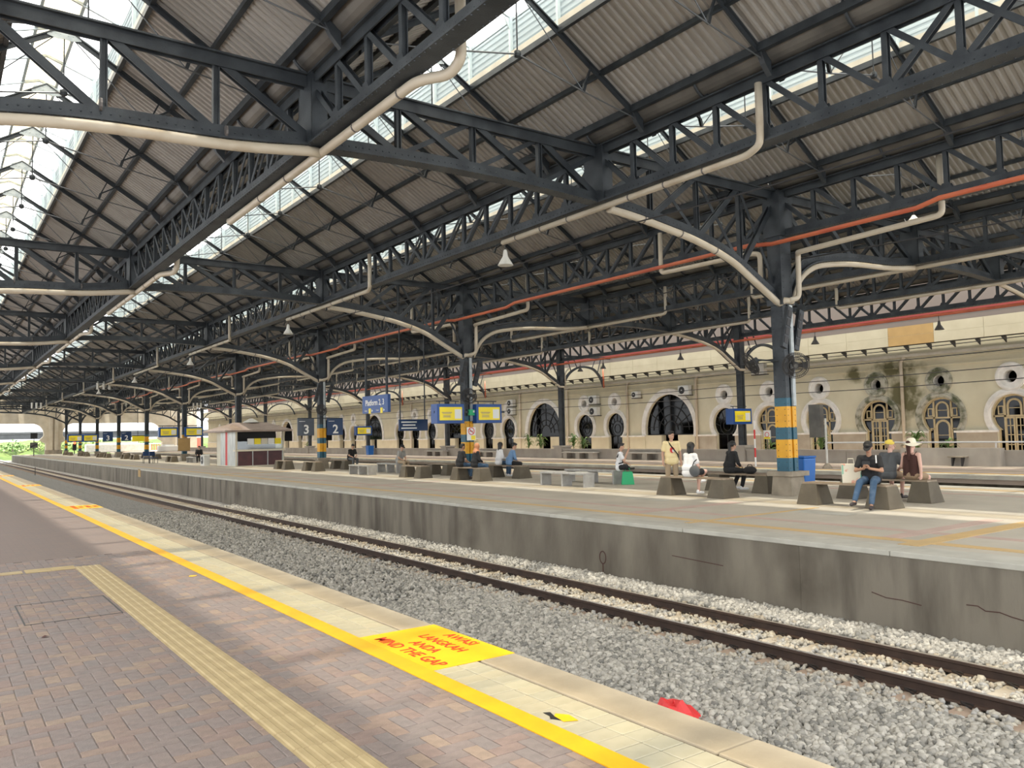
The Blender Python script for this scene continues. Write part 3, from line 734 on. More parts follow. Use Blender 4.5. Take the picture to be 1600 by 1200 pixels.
# ---- roof
RS = FP/5; Y0 = FY[-1]; NR = 52
ZL, ZEAVE, LW = 9.31, 8.20, .98
NNEAR = 21
def corr_sheet(x0, z0, x1, z1, L, pitch=.171, amp=.04):
    m_ = MB(); n = max(1, round(L/pitch)); p = L/n; prof = []
    for i in range(n):
        y = i*p; prof += [(y, 0), (y+p*.30, 0), (y+p*.42, 1), (y+p*.88, 1)]
    prof.append((L, 0))
    d = Vector((x1-x0, z1-z0)).normalized(); nx, nz = -d.y, d.x
    if nz < 0: nx, nz = -nx, -nz
    k = len(prof)
    m_.v = [(x0+nx*amp*h, y, z0+nz*amp*h) for y, h in prof]+[(x1+nx*amp*h, y, z1+nz*amp*h) for y, h in prof]
    m_.f = [(i, i+1, k+i+1, k+i) for i in range(k-1)]; m_.m = [0]*len(m_.f); return m_
def horiz_sheet(x, z0, z1, y0, y1, n=6, amp=.025):
    m_ = MB(); P = []
    for i in range(n):
        a = z0+(z1-z0)*i/n; h = (z1-z0)/n; P += [(x, a), (x, a+h*.35), (x+amp, a+h*.5), (x+amp, a+h*.85)]
    P.append((x, z1)); k = len(P)
    m_.v = [(q[0], y0, q[1]) for q in P]+[(q[0], y1, q[1]) for q in P]; m_.f = [(i, i+1, k+i+1, k+i) for i in range(k-1)]; m_.m = [0]*len(m_.f); return m_
for bi in range(6):
    xr = (ROW[bi]+ROW[bi+1])/2; hw = (ROW[bi+1]-ROW[bi])/2; we = hw-.44
    slope = (ZL-ZEAVE)/(we-LW); ZA = ZL+slope*LW-.02
    zr = lambda x: ZL-(x-LW)*slope          # roof line
    for sgn in (-1, 1):
        sm_ = corr_sheet(sgn*LW, ZL+.06, sgn*(we+.08), zr(we+.08)+.06, RS).mesh('roof_sheet', 'corrugated')
        side = 'left' if sgn < 0 else 'right'
        far = corr_sheet(sgn*LW, ZL+.06, sgn*(we+.08), zr(we+.08)+.06, RS*(NR-NNEAR), .35, .03)
        ce = struct('ceiling' if bi+sgn == -1 else 'ceiling.%03d' % (bi*2+(sgn > 0)), MB().box((sgn*LW-.04, 0, ZL-.075), (sgn*LW+.04, RS*NR, ZL+.05)), 'steel', None, (xr, Y0, 0))
        for j in range(NNEAR): obj('roof_sheet', sm_, ce, (0, RS*j, 0))
        stuff(part('far_roof_sheets', far, 'corrugated', ce, (0, RS*NNEAR, 0)))
        xm = (LW+we)/2+.1
        part('purlin', MB().box((sgn*xm-.045, 0, zr(xm)-.04), (sgn*xm+.045, RS*NR, zr(xm)+.05)), 'steel', ce)
        part('eave_beam', MB().box((sgn*we-.05, 0, zr(we)-.10), (sgn*we+.05, RS*NR, zr(we)+.04)), 'steel', ce)
        part('edge_board', MB().box((sgn*LW-(.012 if sgn > 0 else -.012)-.02*sgn, 0, ZL+.05), (sgn*LW, RS*NR, ZL+.17)), 'trim_cream', ce)
    # lantern
    wn = struct('window_%d' % (bi+1), MB().box((-LW-.10, 0, 10.17), (-LW-.04, RS*NR, 10.25)).box((LW+.04, 0, 10.17), (LW+.10, RS*NR, 10.25)).box((-.38, 0, 10.44), (-.32, RS*NR, 10.52)).box((.32, 0, 10.44), (.38, RS*NR, 10.52)), 'steel_pale', None, (xr, Y0, 0))
    gl = {}; sd = {}
    for sgn in (-1, 1):
        gl[sgn] = MB().add([(sgn*(LW+.14), .02, 10.26), (sgn*(LW+.14), RS-.02, 10.26), (sgn*.33, RS-.02, 10.54), (sgn*.33, .02, 10.54)], [(0, 1, 2, 3)]).mesh('glazing_pane', 'glazing')
        h_ = horiz_sheet(LW+.04, ZL+.15, 10.22, 0, RS); h_.v = [(v[0]*sgn, v[1], v[2]) for v in h_.v]; sd[sgn] = h_.mesh('side_sheet', 'lantern_sheet')
    capm = corr_sheet(-.36, 10.55, 0, 10.66, RS, .2, .03); c2 = corr_sheet(.36, 10.55, 0, 10.66, RS, .2, .03); capm.add(c2.v, c2.f); capm = capm.mesh('ridge_cap', 'cap_sheet')
    pom = {s: MB().box((s*LW-.035, -.03, ZL+.05), (s*LW+.035, .03, 10.2)).prism([(s*(LW-.03), 10.2), (s*(LW-.03), 9.95), (s*(LW-.16), 10.2)], 'y', -.012, .012).mesh('lantern_post', 'steel_post') for s in (-1, 1)}
    rbm = MB().bar((-LW, 0, 10.22), (0, 0, 10.56), .05, .06).bar((LW, 0, 10.22), (0, 0, 10.56), .05, .06).mesh('lantern_rib', 'steel_pale')
    for j in range(NNEAR):
        for s in (-1, 1):
            obj('glazing_pane', gl[s], wn, (0, RS*j, 0)); obj('side_sheet', sd[s], wn, (0, RS*j, 0))
            for o_ in (0, .5): obj('lantern_post', pom[s], wn, (0, RS*(j+o_), 0))
        obj('ridge_cap', capm, wn, (0, RS*j, 0)); obj('lantern_rib', rbm, wn, (0, RS*j, 0)); obj('lantern_rib', rbm, wn, (0, RS*(j+.5), 0))
    LF = RS*(NR-NNEAR); fm = MB()
    for s in (-1, 1): fm.add([(s*(LW+.14), 0, 10.26), (s*(LW+.14), LF, 10.26), (s*.33, LF, 10.54), (s*.33, 0, 10.54)], [(0, 1, 2, 3)])
    stuff(part('far_glazing', fm, 'glazing', wn, (0, RS*NNEAR, 0)))
    fm = MB()
    for s in (-1, 1):
        h_ = horiz_sheet(LW+.04, ZL+.15, 10.22, 0, LF); fm.add([(v[0]*s, v[1], v[2]) for v in h_.v], h_.f)
    stuff(part('far_side_sheets', fm, 'lantern_sheet', wn, (0, RS*NNEAR, 0)))
    fm = MB().add([(-.36, 0, 10.55), (0, 0, 10.66), (.36, 0, 10.55), (-.36, LF, 10.55), (0, LF, 10.66), (.36, LF, 10.55)], [(0, 1, 4, 3), (1, 2, 5, 4)])
    stuff(part('far_ridge_cap', fm, 'cap_sheet', wn, (0, RS*NNEAR, 0)))
    # rafter trusses
    xf = hw-.22; zf = zr(xf)-.02; sx, sz = (LW+we)/2-.05, 0; szr = zr(sx)-.02; tx, tz = sx-.30, szr-.52; hubz = tz+.33
    raf = {s: MB().bar((s*xf, 0, zf), (0, 0, ZA), .10, .025, (0, 0, 1)).bar((s*xf, 0, zf-.05), (0, 0, ZA-.05), .022, .11, (0, 0, 1)).mesh('rafter', 'steel') for s in (-1, 1)}
    stt = {s: MB().bar((s*(sx+.13), 0, szr-.13), (s*(tx+.05), 0, tz+.16), .03, .05, (0, 1, 0)).bar((s*(sx-.10), 0, szr-.03), (s*(tx+.05), 0, tz+.16), .03, .05, (0, 1, 0)).bar((s*(tx+.05), 0, tz+.16), (s*tx, 0, tz), .06, .06, (0, 1, 0)).mesh('strut', 'steel') for s in (-1, 1)}
    tie = {s: MB().tube([(s*xf, 0, zf-.06), (s*tx, 0, tz)], .014, 6).tube([(s*tx, 0, tz), (0, 0, hubz)], .016, 6).tube([(s*tx, 0, tz), (s*.08, 0, ZA-.12)], .011, 6).mesh('tie_rod', 'rod') for s in (-1, 1)}
    gsm = MB().prism([(-.30, ZA-.22), (-.26, ZA-.10), (0, ZA+.03), (.26, ZA-.10), (.30, ZA-.22), (.12, ZA-.26), (0, ZA-.24), (-.12, ZA-.26)], 'y', -.035, -.022)
    rivetrow(gsm, [((x, -.035, ZA-.16+.0*x), (0, -1, 0)) for x in (-.22, -.15, -.07, .07, .15, .22)]+[((x, -.035, ZA-.08), (0, -1, 0)) for x in (-.07, .07)], .012)
    gsm = gsm.mesh('apex_plate', 'steel_pale')
    hbm = MB().lathe([(.02, -.07), (.06, -.05), (.07, 0), (.06, .05), (.02, .07)], (0, 0, hubz), 8).tube([(0, 0, hubz), (0, 0, ZA-.2)], .014, 6).mesh('tie_hub', 'steel')
    ftm = {s: MB().prism([(s*(xf+.05), zf-.3), (s*(xf+.05), zf+.02), (s*(xf-.25), zf+.12), (s*(xf-.12), zf-.12)], 'y', -.05, .05).mesh('foot_bracket', 'steel') for s in (-1, 1)}
    farm = MB()
    for s in (-1, 1): farm.bar((s*xf, 0, zf), (0, 0, ZA), .10, .10).tube([(s*xf, 0, zf-.06), (s*tx, 0, tz), (0, 0, hubz)], .016, 4).bar((s*sx, 0, szr), (s*tx, 0, tz), .05, .05)
    farm = farm.mesh('rafter_truss', 'steel')
    for j in range(NR):
        y = Y0+RS*(j+.5)
        lb = 'slender rafter truss under skylight %s, %s from the camera' % (BAYN[bi], nth(j))
        if y < 58:
            t = thing('rafter_truss', lb, 'roof truss', (xr, y, 0), 0, 'rafter trusses of the roof')
            for s in (-1, 1): obj('rafter', raf[s], t); obj('strut', stt[s], t); obj('tie_rod', tie[s], t); obj('foot_bracket', ftm[s], t)
            obj('apex_plate', gsm, t); obj('tie_hub', hbm, t)
        else: tag(obj('rafter_truss', farm, None, (xr, y, 0)), lb, 'roof truss', 'rafter trusses of the roof')
# gutters with hook brackets
gr = .37
go = [(gr*math.cos(a), 8.34+gr*math.sin(a)) for a in np.linspace(math.pi, 2*math.pi, 15)]; gi = [(x*.965, 8.34+(z-8.34)*.965) for x, z in go]
gum = MB().band(gi, go, 'y', .02, FP-.02, closed=False).mesh('trough', 'gutter_metal', False)
hk = []
for a in np.linspace(math.radians(175), math.radians(300), 12): hk.append(((gr+.045)*math.cos(a), 0, 8.34+(gr+.045)*math.sin(a)))
hkm = MB().tube(hk, .03, 6).box((-.09, -.09, ZT), (.09, .09, 8.0)).mesh('gutter_hook', 'steel')
for ri, X in enumerate(ROW):
    for b in range(-1, 9):
        t = thing('roof_gutter', 'half-round valley gutter %s, %s length from camera' % (ROWN[ri], nth(b+1)), 'gutter', (X, FY[b], 0), 0, 'valley gutters')
        obj('trough', gum, t)
        if b < 3:
            for j in range(5): obj('gutter_hook', hkm, t, (0, RS*(j+1)-.02 if j < 4 else FP-.06, 0))

struct('ceiling.020', corr_sheet(0, 8.35, 1.1, 8.6, RS*NR, .4, .03), 'corrugated', None, (ROW[6]+.35, Y0, 0))  # rear roof strip, cut narrow to let daylight onto fascia and facade
# ------------------------------------------------------------------ columns
def colseg(z0, z1, e=0):
    return MB().box((-.19-e, -.18-e, z0), (-.035, .18+e, z1)).box((.035, -.18-e, z0), (.19+e, .18+e, z1)).box((-.035, -.13, z0), (.035, .13, z1))
CS = [('shaft', 'steel', colseg(2.50, 5.1)), ('teal_band', 'band_teal', colseg(.62, .96, .004)), ('yellow_band', 'band_yellow', colseg(.96, 1.43, .004)), ('teal_band', 'band_teal', colseg(1.43, 1.74, .004)),
      ('yellow_band', 'band_yellow', colseg(1.74, 2.28, .004)), ('teal_band', 'band_teal', colseg(2.28, 2.50, .004)), ('head', 'steel', MB().box((-.22, -.2, 5.1), (.22, .2, 6.70)).box((-.27, -.26, 6.7), (.27, .26, 7.86)).box((-.26, -.24, 4.9), (.26, .24, 5.1))),
      ('base_block', 'pedestal', MB().taper((0, 0, 0), (.62, .62), (.54, .54), .5)), ('base_cap', 'pedestal', MB().box((-.37, -.37, .5), (.37, .37, .62)))]
CS = [(n, mb.mesh(n, m)) for n, m, mb in CS]
rvb = MB(); pts = []
for z in np.arange(.7, 6.6, .15):
    for y in (-.12, .12): pts.append(((-.194 if z < 5.1 else -.22, y, z), (-1, 0, 0)))
    for x in (-.14, .14): pts.append(((x, -.184 if z < 5.1 else -.2, z), (0, -1, 0)))
rivetrow(rvb, pts, .013); rvb = rvb.mesh('rivets', 'steel')
CN = ['nearest yellow and teal banded column, beside the blue bin', 'banded steel column with two yellow screens and no-smoking sign', 'banded steel column between the 3 and 2 signs', 'banded steel column rising behind the kiosk', 'banded steel column with square amber sign']
for k in range(0, 10):
    lb = CN[k] if k < len(CN) else 'banded steel column on the island, %s from the camera' % nth(k)
    t = thing('steel_column', lb, 'column', (ROW[3]-.05, FY[k]-.05, 0), 0, 'banded columns of the island')
    for n, m_ in CS: obj(n, m_, t)
    if k < 2: stuff(obj('rivets', rvb, t))
    if k < 3: part('conduit', MB().box((.02, -.24, 2.3), (.14, -.185, 5.0)), 'steel_pale', t)
for k in range(0, 3):
    t = thing('steel_column', 'banded steel column on the brick platform, %s from the camera' % nth(k), 'column', (ROW[0], FY[k], 0), 0, 'banded columns of the brick platform')
    for n, m_ in CS: obj(n, m_, t)
DS = [('shaft', MB().box((-.16, -.15, .86), (-.03, .15, 4.9)).box((.03, -.15, .86), (.16, .15, 4.9)).box((-.03, -.1, .86), (.03, .1, 4.9)).mesh('shaft', 'steel')), ('head', MB().box((-.2, -.19, 4.9), (.2, .19, 7.86)).mesh('head', 'steel')),
      ('pedestal', MB().box((-.42, -.42, 0), (.42, .42, .74)).box((-.50, -.50, .74), (.50, .50, .86)).mesh('pedestal', 'planter'))]
for k in range(0, 10):
    t = thing('planter_column', 'plain dark column on planter wall pedestal, %s from the right' % nth(k), 'column', (ROW[6], FY[k], 0), 0, 'columns along the planter wall')
    for n, m_ in DS: obj(n, m_, t)

# ------------------------------------------------------------------ pipes
def pipe(name, label, pts, r, m='pvc', bands=None, n=10, group=None, cat='pipe'):
    o = thing(name, label, cat, (0, 0, 0), 0, group)
    part('pipe_run', MB().tube(pts, r, n), m, o, smooth=True)
    if bands:
        bd = MB()
        for (p, d) in bands:
            d = Vector(d).normalized(); bd.tube([Vector(p)-d*.015, Vector(p)+d*.015], r*1.12, n)
        part('pipe_straps', bd, 'pvc_band', o)
    return o
def bend(pts, r=.12, n=4):
    P = [Vector(p) for p in pts]; out = [P[0]]
    for i in range(1, len(P)-1):
        a = (P[i-1]-P[i]); b = (P[i+1]-P[i]); k = min(r, a.length*.45, b.length*.45); p0 = P[i]+a.normalized()*k; p2 = P[i]+b.normalized()*k
        for t in np.linspace(0, 1, n+1): out.append(p0*(1-t)**2+P[i]*2*t*(1-t)+p2*t*t)
    out.append(P[-1]); return out
for k in range(0, 8):
    y = FY[k]; o_ = nth(k)
    # along the gravel-side girder with a cross pipe to the platform side
    xg = ROW[1]+.10; zg = ZB-.09
    pts = bend([(xg+.30, y-4.15, 7.6), (xg+.30, y-4.15, zg+.12), (xg+.28, y-3.9, zg), (xg, y-3.5, zg), (xg, y-1, zg), (xg, y+5.2, zg), (xg+.15, y+5.4, zg+.3)], .2)
    pipe('drain_pipe', 'cream drain pipe slung under the gravel-side girder at the %s frame' % o_, pts, .075, bands=[((xg, y+d, zg), (0, 1, 0)) for d in (-3, -1.5, 1.5, 3)], group='drain pipes under the roof')
    bp = SM[0]['bp']; pts = [(ROW[0]+x, y-.12, z-.10) for x, z in bp]+[(xg, y-.12, zg)]
    pipe('drain_pipe', 'cream drain pipe under the %s cross truss above the brick platform' % o_, pts, .085, bands=[((ROW[0]+3.2, y-.12, ZB-.0), (1, 0, 0)), ((ROW[0]+5, y-.12, ZB-.04), (1, 0, 0))], group='drain pipes under the roof')
    xg = ROW[2]-.05; zg = ZB-.10
    pts = bend([(xg-.15, y-4.4, 7.7), (xg-.15, y-4.4, zg+.05), (xg, y-4.0, zg), (xg, y+3.6, zg)], .16)
    pipe('drain_pipe', 'cream drain pipe strapped under the island-edge girder at the %s frame' % o_, pts, .065, bands=[((xg, y+d, zg), (0, 1, 0)) for d in (-3, -2, -1, 1, 2, 3)], group='drain pipes under the roof')
    bp = SM[2]['bp']; pts = [(ROW[2]+x, y-.14, z-.10) for x, z in bp]+[(ROW[3]-.22, y-.3, 5.0), (ROW[3]+.08, y-.3, 5.0)]
    pipe('drain_pipe', 'cream drain pipe on the front curved bracket of the %s banded column' % o_, pts, .085, bands=[((ROW[2]+x, y-.14, zat(bp, x)-.10), (1, 0, -.4)) for x in (1.2, 2.4, 3.6)], group='drain pipes under the roof')
    bp = SM[3]['bp']; pts = [(ROW[3]+x, y-.14, z-.10) for x, z in bp]
    pipe('drain_pipe', 'cream drain pipe on the rear curved bracket of the %s banded column' % o_, pts, .075, group='drain pipes under the roof')
    xg = ROW[3]+.12
    pts = bend([(xg, y-4.2, 7.7), (xg, y-4.2, ZB-.3), (xg, y-.5, ZB-.42), (xg+.12, y-.42, ZB-.45), (xg+.12, y-.40, 5.1), (ROW[3]-.1, y-.34, 5.0)], .14)
    pipe('drain_pipe', 'cream downpipe dropping beside the head of the %s banded column' % o_, pts, .07, group='drain pipes under the roof')
    pts = bend([(xg-.6, y+3.75, 7.6), (xg-.6, y+3.75, ZB-.28), (xg-.55, y+.5, ZB-.32), (xg-.5, y+.3, 6.3), (xg-.5, y+.3, 5.6)], .14)
    pipe('drain_pipe', 'cream drain pipe leading to the far side of the %s banded column' % o_, pts, .065, group='drain pipes under the roof')
    for ri, nm in ((4, 'rear island girder'), (5, 'far platform girder')):
        xg = ROW[ri]-.05; pts = bend([(xg, y-5.0, 7.7), (xg, y-5.0, ZB-.1), (xg, y+6, ZB-.1), (xg, y+6, 7.4)], .15)
        pipe('drain_pipe', 'cream drain pipe under the %s at the %s frame' % (nm, o_), pts, .065, group='drain pipes under the roof')
    bp = SM[5]['bp']; pts = [(ROW[5]+x, y-.14, z-.10) for x, z in bp]+[(ROW[6]+.1, y-.25, 4.9)]
    pipe('drain_pipe', 'cream drain pipe on the curved bracket at the %s planter column' % o_, pts, .07, group='drain pipes under the roof')
    pipe('drain_pipe', 'cream upright pipe on the side of the %s planter column' % o_, bend([(ROW[6]+.5, y-.3, 6.2), (ROW[6]+.2, y-.25, 5.9), (ROW[6]+.2, y-.25, 4.9)], .15), .055, group='drain pipes under the roof')
# red service pipes
zr_ = 6.50
pts = [(ROW[3]-.80, -2, zr_)]
for k in range(0, 7):
    y = FY[k]; pts += [(ROW[3]-.80, y-4.6, zr_), (ROW[3]-.80, y-4.1, zr_-.10), (ROW[3]-.80, y-.4, zr_-.12), (ROW[3]-.80, y+.3, zr_-.02)]
pipe('fire_main', 'orange red service pipe running under the banded column girder', pts, .055, 'red_pipe', n=8)
pipe('fire_main', 'red service pipe running along the girder in front of the cream fascia', [(ROW[6]-.35, -2, 6.45), (ROW[6]-.35, 120, 6.45)], .06, 'red_pipe', n=8)
for k in range(1, 5):
    y = FY[k]
    pipe('fire_riser', 'red vertical pipe on the building wall behind the %s planter column' % nth(k), [(39.3, y-.2, 6.4), (39.3, y-.2, 4.9)], .06, 'red_pipe', n=8)
# overhead cables
cb = [(18.9, 6.25, 'sagging black cable close to the banded columns'), (12.6, 6.35, 'thin black cable crossing below the island-edge girder'), (33.9, 5.05, 'topmost black cable in front of the arched facade'), (33.9, 4.60, 'second black cable from the top before the arched facade'), (33.9, 3.95, 'third black cable from the top before the arched facade'), (33.9, 3.45, 'lowest black cable strung before the arched facade')]
for x, z, lb in cb:
    pts = []
    for k in range(-1, 7):
        for i in range(6): pts.append((x, FY[k]+FP*i/6, z-.18*math.sin(math.pi*i/6)*(1 if x < 30 else .4)))
    tag(part('overhead_cable', MB().tube(pts, .018, 5), 'cable', None), lb, 'cable')
# ------------------------------------------------------------------ building facade
XF = 40.2
def onX(px, py, X):
    d = rv*((px-800)/F)+uv*((600-py)/F)+fw; t = X/d.x; return Vector((X, d.y*t, EYE+d.z*t))
def onY(px, py, Y):
    d = rv*((px-800)/F)+uv*((600-py)/F)+fw; t = Y/d.y; return Vector((d.x*t, Y, EYE+d.z*t))
ZI = 1.43
def key_arc(yc, r, zc=2.12, n=22):
    a0 = math.asin((ZI-zc)/r); return [(yc+r*math.cos(a), zc+r*math.sin(a)) for a in np.linspace(a0, math.pi-a0, n)]
def key_open(yc, s=1): 
    return [(yc-.70, 0.02), (yc+.70, 0.02), (yc+.70, ZI)]+key_arc(yc, .95)+[(yc-.70, ZI)]
def big_arc(yc, a=2.2, b=2.36, zc=1.80, n=28):
    t0 = math.asin((ZI-zc)/b); out = []
    for t in np.linspace(t0, math.pi-t0, n):
        q = abs(math.cos(t)); out.append((yc+a*math.cos(t), zc+b*math.sin(t)))
    return out
def circ(yc, zc, r, n=20): return [(yc+r*math.cos(t), zc+r*math.sin(t)) for t in np.linspace(0, 2*math.pi, n+1)[:-1]]
keys = [13.6, 16.85, 20.12, 23.38, 26.72, 30.05, 33.4, 43.4, 46.75, 56.75, 59.9, 70.0, 73.3, 76.6, 88.2, 91.5, 101.8, 105.1, 115.4, 118.7, 129, 132.3, 142.6]
bigs = [38.15, 51.8, 64.9, 82.9, 96.6, 110.2, 123.8, 137.4]
nooc = set()
holes = [key_open(y) for y in keys]+[circ(y, 3.88, .29) for y in keys]
for y in bigs: holes.append([(y-.75, .02), (y+.75, .02), (y+.75, ZI)]+big_arc(y)+[(y-.75, ZI)])
wall = struct('wall_right', MB().holed([(6, 0), (150, 0), (150, 9.6), (6, 9.6)], holes, 'x', XF, XF+.45), 'facade_cream')
# interior behind the openings
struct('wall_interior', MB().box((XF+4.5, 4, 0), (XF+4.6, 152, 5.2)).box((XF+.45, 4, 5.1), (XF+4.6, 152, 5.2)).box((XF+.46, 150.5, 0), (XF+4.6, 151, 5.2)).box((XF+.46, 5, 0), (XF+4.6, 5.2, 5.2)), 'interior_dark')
mossy = {20.12, 23.38}
tr_in = key_arc(0, .95); tr_out = key_arc(0, 1.25); tr_mid = key_arc(0, 1.10)
trm = {m: MB().band(tr_in, tr_out, 'x', XF-.07, XF+.02, closed=False).band(key_arc(0, 1.02), tr_mid, 'x', XF-.11, XF-.05, closed=False).mesh('arch_moulding', m) for m in ('facade_trim', 'facade_moss')}
occ = {m: MB().band(circ(0, 3.88, .29, 24), circ(0, 3.88, .66, 24), 'x', XF-.09, XF+.02).band(circ(0, 3.88, .50, 24), circ(0, 3.88, .60, 24), 'x', XF-.13, XF-.07).mesh('oculus_moulding', m) for m in ('facade_trim', 'facade_moss')}
bt_in = big_arc(0); bt_out = big_arc(0, 2.55, 2.74)
bgm = MB().band(bt_in, bt_out, 'x', XF-.08, XF+.02, closed=False).mesh('arch_moulding', 'facade_trim')
for y in keys:
    m = 'facade_moss' if y in mossy else 'facade_trim'
    obj('arch_moulding', trm[m], wall, (0, y, 0)); obj('oculus_moulding', occ[m], wall, (0, y, 0))
    part('oculus_tube', MB().band(circ(y, 3.88, .28, 20), circ(y, 3.88, .30, 20), 'x', XF, XF+.44), 'facade_trim', wall)
for y in bigs: obj('arch_moulding', bgm, wall, (0, y, 0))
# dado, impost ledge between the openings
ops = sorted([(y-.70, y+.70) for y in keys]+[(y-2.25, y+2.25) for y in bigs]); prev = 6
for a, b in ops+[(150, 150)]:
    if a-prev > .2:
        part('dado_pier', MB().box((XF-.06, prev+.02, 0), (XF+.02, a-.02, ZI-.10)), 'facade_stone' if prev < 36 else 'facade_cream', wall)
        part('impost_ledge', MB().box((XF-.16, prev-.05, ZI-.10), (XF+.02, a+.05, ZI)), 'facade_trim', wall)
    prev = b
# windows: timber frames near, iron tracery further on
def rect(mb, y0, z0, y1, z1, w, x0, x1): mb.band([(y0+w, z0+w), (y1-w, z0+w), (y1-w, z1-w), (y0+w, z1-w)], [(y0, z0), (y1, z0), (y1, z1), (y0, z1)], 'x', x0, x1)
def halfround(yc, z, r, n=10): return [(yc+r*math.cos(t), z+r*math.sin(t)) for t in np.linspace(0, math.pi, n)]
xw = XF+.16
def timber(door):
    m_ = MB()
    m_.band(key_arc(0, .87), key_arc(0, .95), 'x', xw, xw+.08, closed=False)
    for y in (-.42, .42): m_.box((xw, y-.045, .03), (xw+.07, y+.045, 2.12+math.sqrt(.9**2-.42**2)))
    for y in (-.70, .62): m_.box((xw, y, .03), (xw+.07, y+.08, ZI))
    m_.box((xw, -.93, 2.03), (xw+.07, .93, 2.11))
    m_.band(halfround(0, 2.55, .24), halfround(0, 2.55, .33), 'x', xw-.01, xw+.06, closed=False); m_.box((xw-.01, -.33, 2.11), (xw+.06, -.24, 2.55)); m_.box((xw-.01, .24, 2.11), (xw+.06, .33, 2.55)); m_.box((xw, -.24, 2.42), (xw+.04, .24, 2.45))
    for s in (-1, 1): rect(m_, *(sorted((s*.46, s*.72))[0], 2.14, sorted((s*.46, s*.72))[1], 2.55), .05, xw, xw+.05)
    o = [('window_frame', m_.mesh('window_frame', 'window_wood'))]
    d_ = MB()
    if door:
        for s in (-1, 1):
            a, b = sorted((s*.01, s*.42)); rect(d_, a, .04, b, 2.02, .07, xw+.01, xw+.06); c = (a+b)/2; d_.box((xw+.015, c-.02, .1), (xw+.05, c+.02, 1.96))
            for z in (.75, 1.2, 1.62): d_.box((xw+.015, a+.05, z-.02), (xw+.05, b-.05, z+.02))
        o.append(('french_door', d_.mesh('french_door', 'window_wood')))
    else:
        d_.band(halfround(0, 1.62, .26), halfround(0, 1.62, .36), 'x', xw-.01, xw+.06, closed=False); d_.box((xw-.01, -.36, .05), (xw+.06, -.26, 1.62)); d_.box((xw-.01, .26, .05), (xw+.06, .36, 1.62)); d_.box((xw, -.26, 1.2), (xw+.04, .26, 1.23)); d_.box((xw, -.70, 1.5), (xw+.05, -.42, 1.56)); d_.box((xw, .42, 1.5), (xw+.05, .70, 1.56)); d_.box((xw, -.26, .05), (xw+.05, .26, .3))
        o.append(('lower_sash', d_.mesh('lower_sash', 'window_wood')))
    return o
def tracery():
    m_ = MB(); zc = 1.95
    for r in (.30, .55): m_.band(circ(0, zc, r-.02, 18), circ(0, zc, r+.02, 18), 'x', xw, xw+.03)
    for a in np.linspace(0, math.pi, 7): m_.bar((xw+.015, .55*math.cos(a), zc+.55*math.sin(a)), (xw+.015, .93*math.cos(a), 2.12+.93*math.sin(a)*.98), .03, .03, (1, 0, 0))
    m_.box((xw, -.70, ZI-.02), (xw+.04, .70, ZI+.03)); m_.box((xw, -.02, .03), (xw+.03, .02, ZI))
    return [('iron_tracery', m_.mesh('iron_tracery', 'iron'))]
pane_m = MB().prism(key_open(0), 'x', xw+.03, xw+.04).mesh('pane', 'pane')
Tm = {True: timber(True), False: timber(False), 'i': tracery()}
wn_ = 7
for i, y in enumerate(keys):
    if y > 80: continue
    if y < 32: kind = i in (1, 3)
    else: kind = 'i'
    prt = obj('window_%d' % wn_ if kind is not True else 'door_%d' % wn_, pane_m, None, (0, y, 0)); prt['kind'] = 'structure'; wn_ += 1
    for n, m_ in Tm[kind]: obj(n, m_, prt)
zc = 1.75
bm2 = MB()
for r in (.62, 1.05, 1.62): bm2.band(halfround(0, zc, r-.035, 20), halfround(0, zc, r+.035, 20), 'x', xw, xw+.05, closed=False)
for a in (0.5, .95, 1.5708, 2.19, 2.64): bm2.bar((xw+.02, .62*math.cos(a), zc+.62*math.sin(a)), (xw+.02, 2.15*math.cos(a), 1.8+2.3*math.sin(a)), .05, .04, (1, 0, 0))
bm2.box((xw, -2.2, ZI), (xw+.05, 2.2, ZI+.07)); bm2.box((xw, -2.2, zc+.2), (xw+.04, -1.0, zc+.24)); bm2.box((xw, 1.0, zc+.2), (xw+.04, 2.2, zc+.24))
bm2 = bm2.mesh('iron_tracery', 'iron'); bp2 = MB().prism(big_arc(0), 'x', xw+.03, xw+.04).mesh('pane', 'pane')
for y in bigs:
    if y > 84: continue
    prt = obj('window_%d' % wn_, bp2, None, (0, y, 0)); prt['kind'] = 'structure'; wn_ += 1; obj('iron_tracery', bm2, prt)
# upper wall band, horizontal mouldings, gutter and downpipes
part('red_band', MB().box((XF-.05, 6, 7.15), (XF+.01, 150, 7.55)), 'red_band', wall)
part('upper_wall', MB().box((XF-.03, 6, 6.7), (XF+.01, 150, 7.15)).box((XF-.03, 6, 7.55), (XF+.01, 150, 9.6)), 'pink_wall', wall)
for z in (4.62, 4.95): part('string_course', MB().box((XF-.10, 6, z), (XF+.01, 150, z+.07)), 'facade_cream', wall)
tag(part('wall_gutter', MB().box((XF-.36, 6, 5.16), (XF-.14, 150, 5.30)), 'trim_cream', None), 'long cream gutter along the top of the arched facade', 'gutter')
aw = thing('awning', 'long cream panelled fascia projecting above the arched windows', 'awning', (0, 0, 0))
yt0, yt1 = onX(1472, 510, 39.3).y, onX(1414, 520, 39.3).y
y = 6.0; i = 0
while y < 150:
    w = 2.3; m = 'fascia_tan' if yt0-.4 < y+w/2 < yt1+.4 else 'fascia'
    part('fascia_board', MB().box((39.28, y+.008, 5.72+.0), (39.33, y+w-.008, 6.18)), m, aw); part('fascia_board', MB().box((39.28, y+.008, 6.19), (39.33, y+w-.008, 6.66)), m, aw)
    y += w; i += 1
part('soffit', MB().box((39.33, 6, 5.75), (XF-.04, 150, 5.80)), 'interior_dark', aw)  # near-black colour paints in the shadow band beneath the fascia
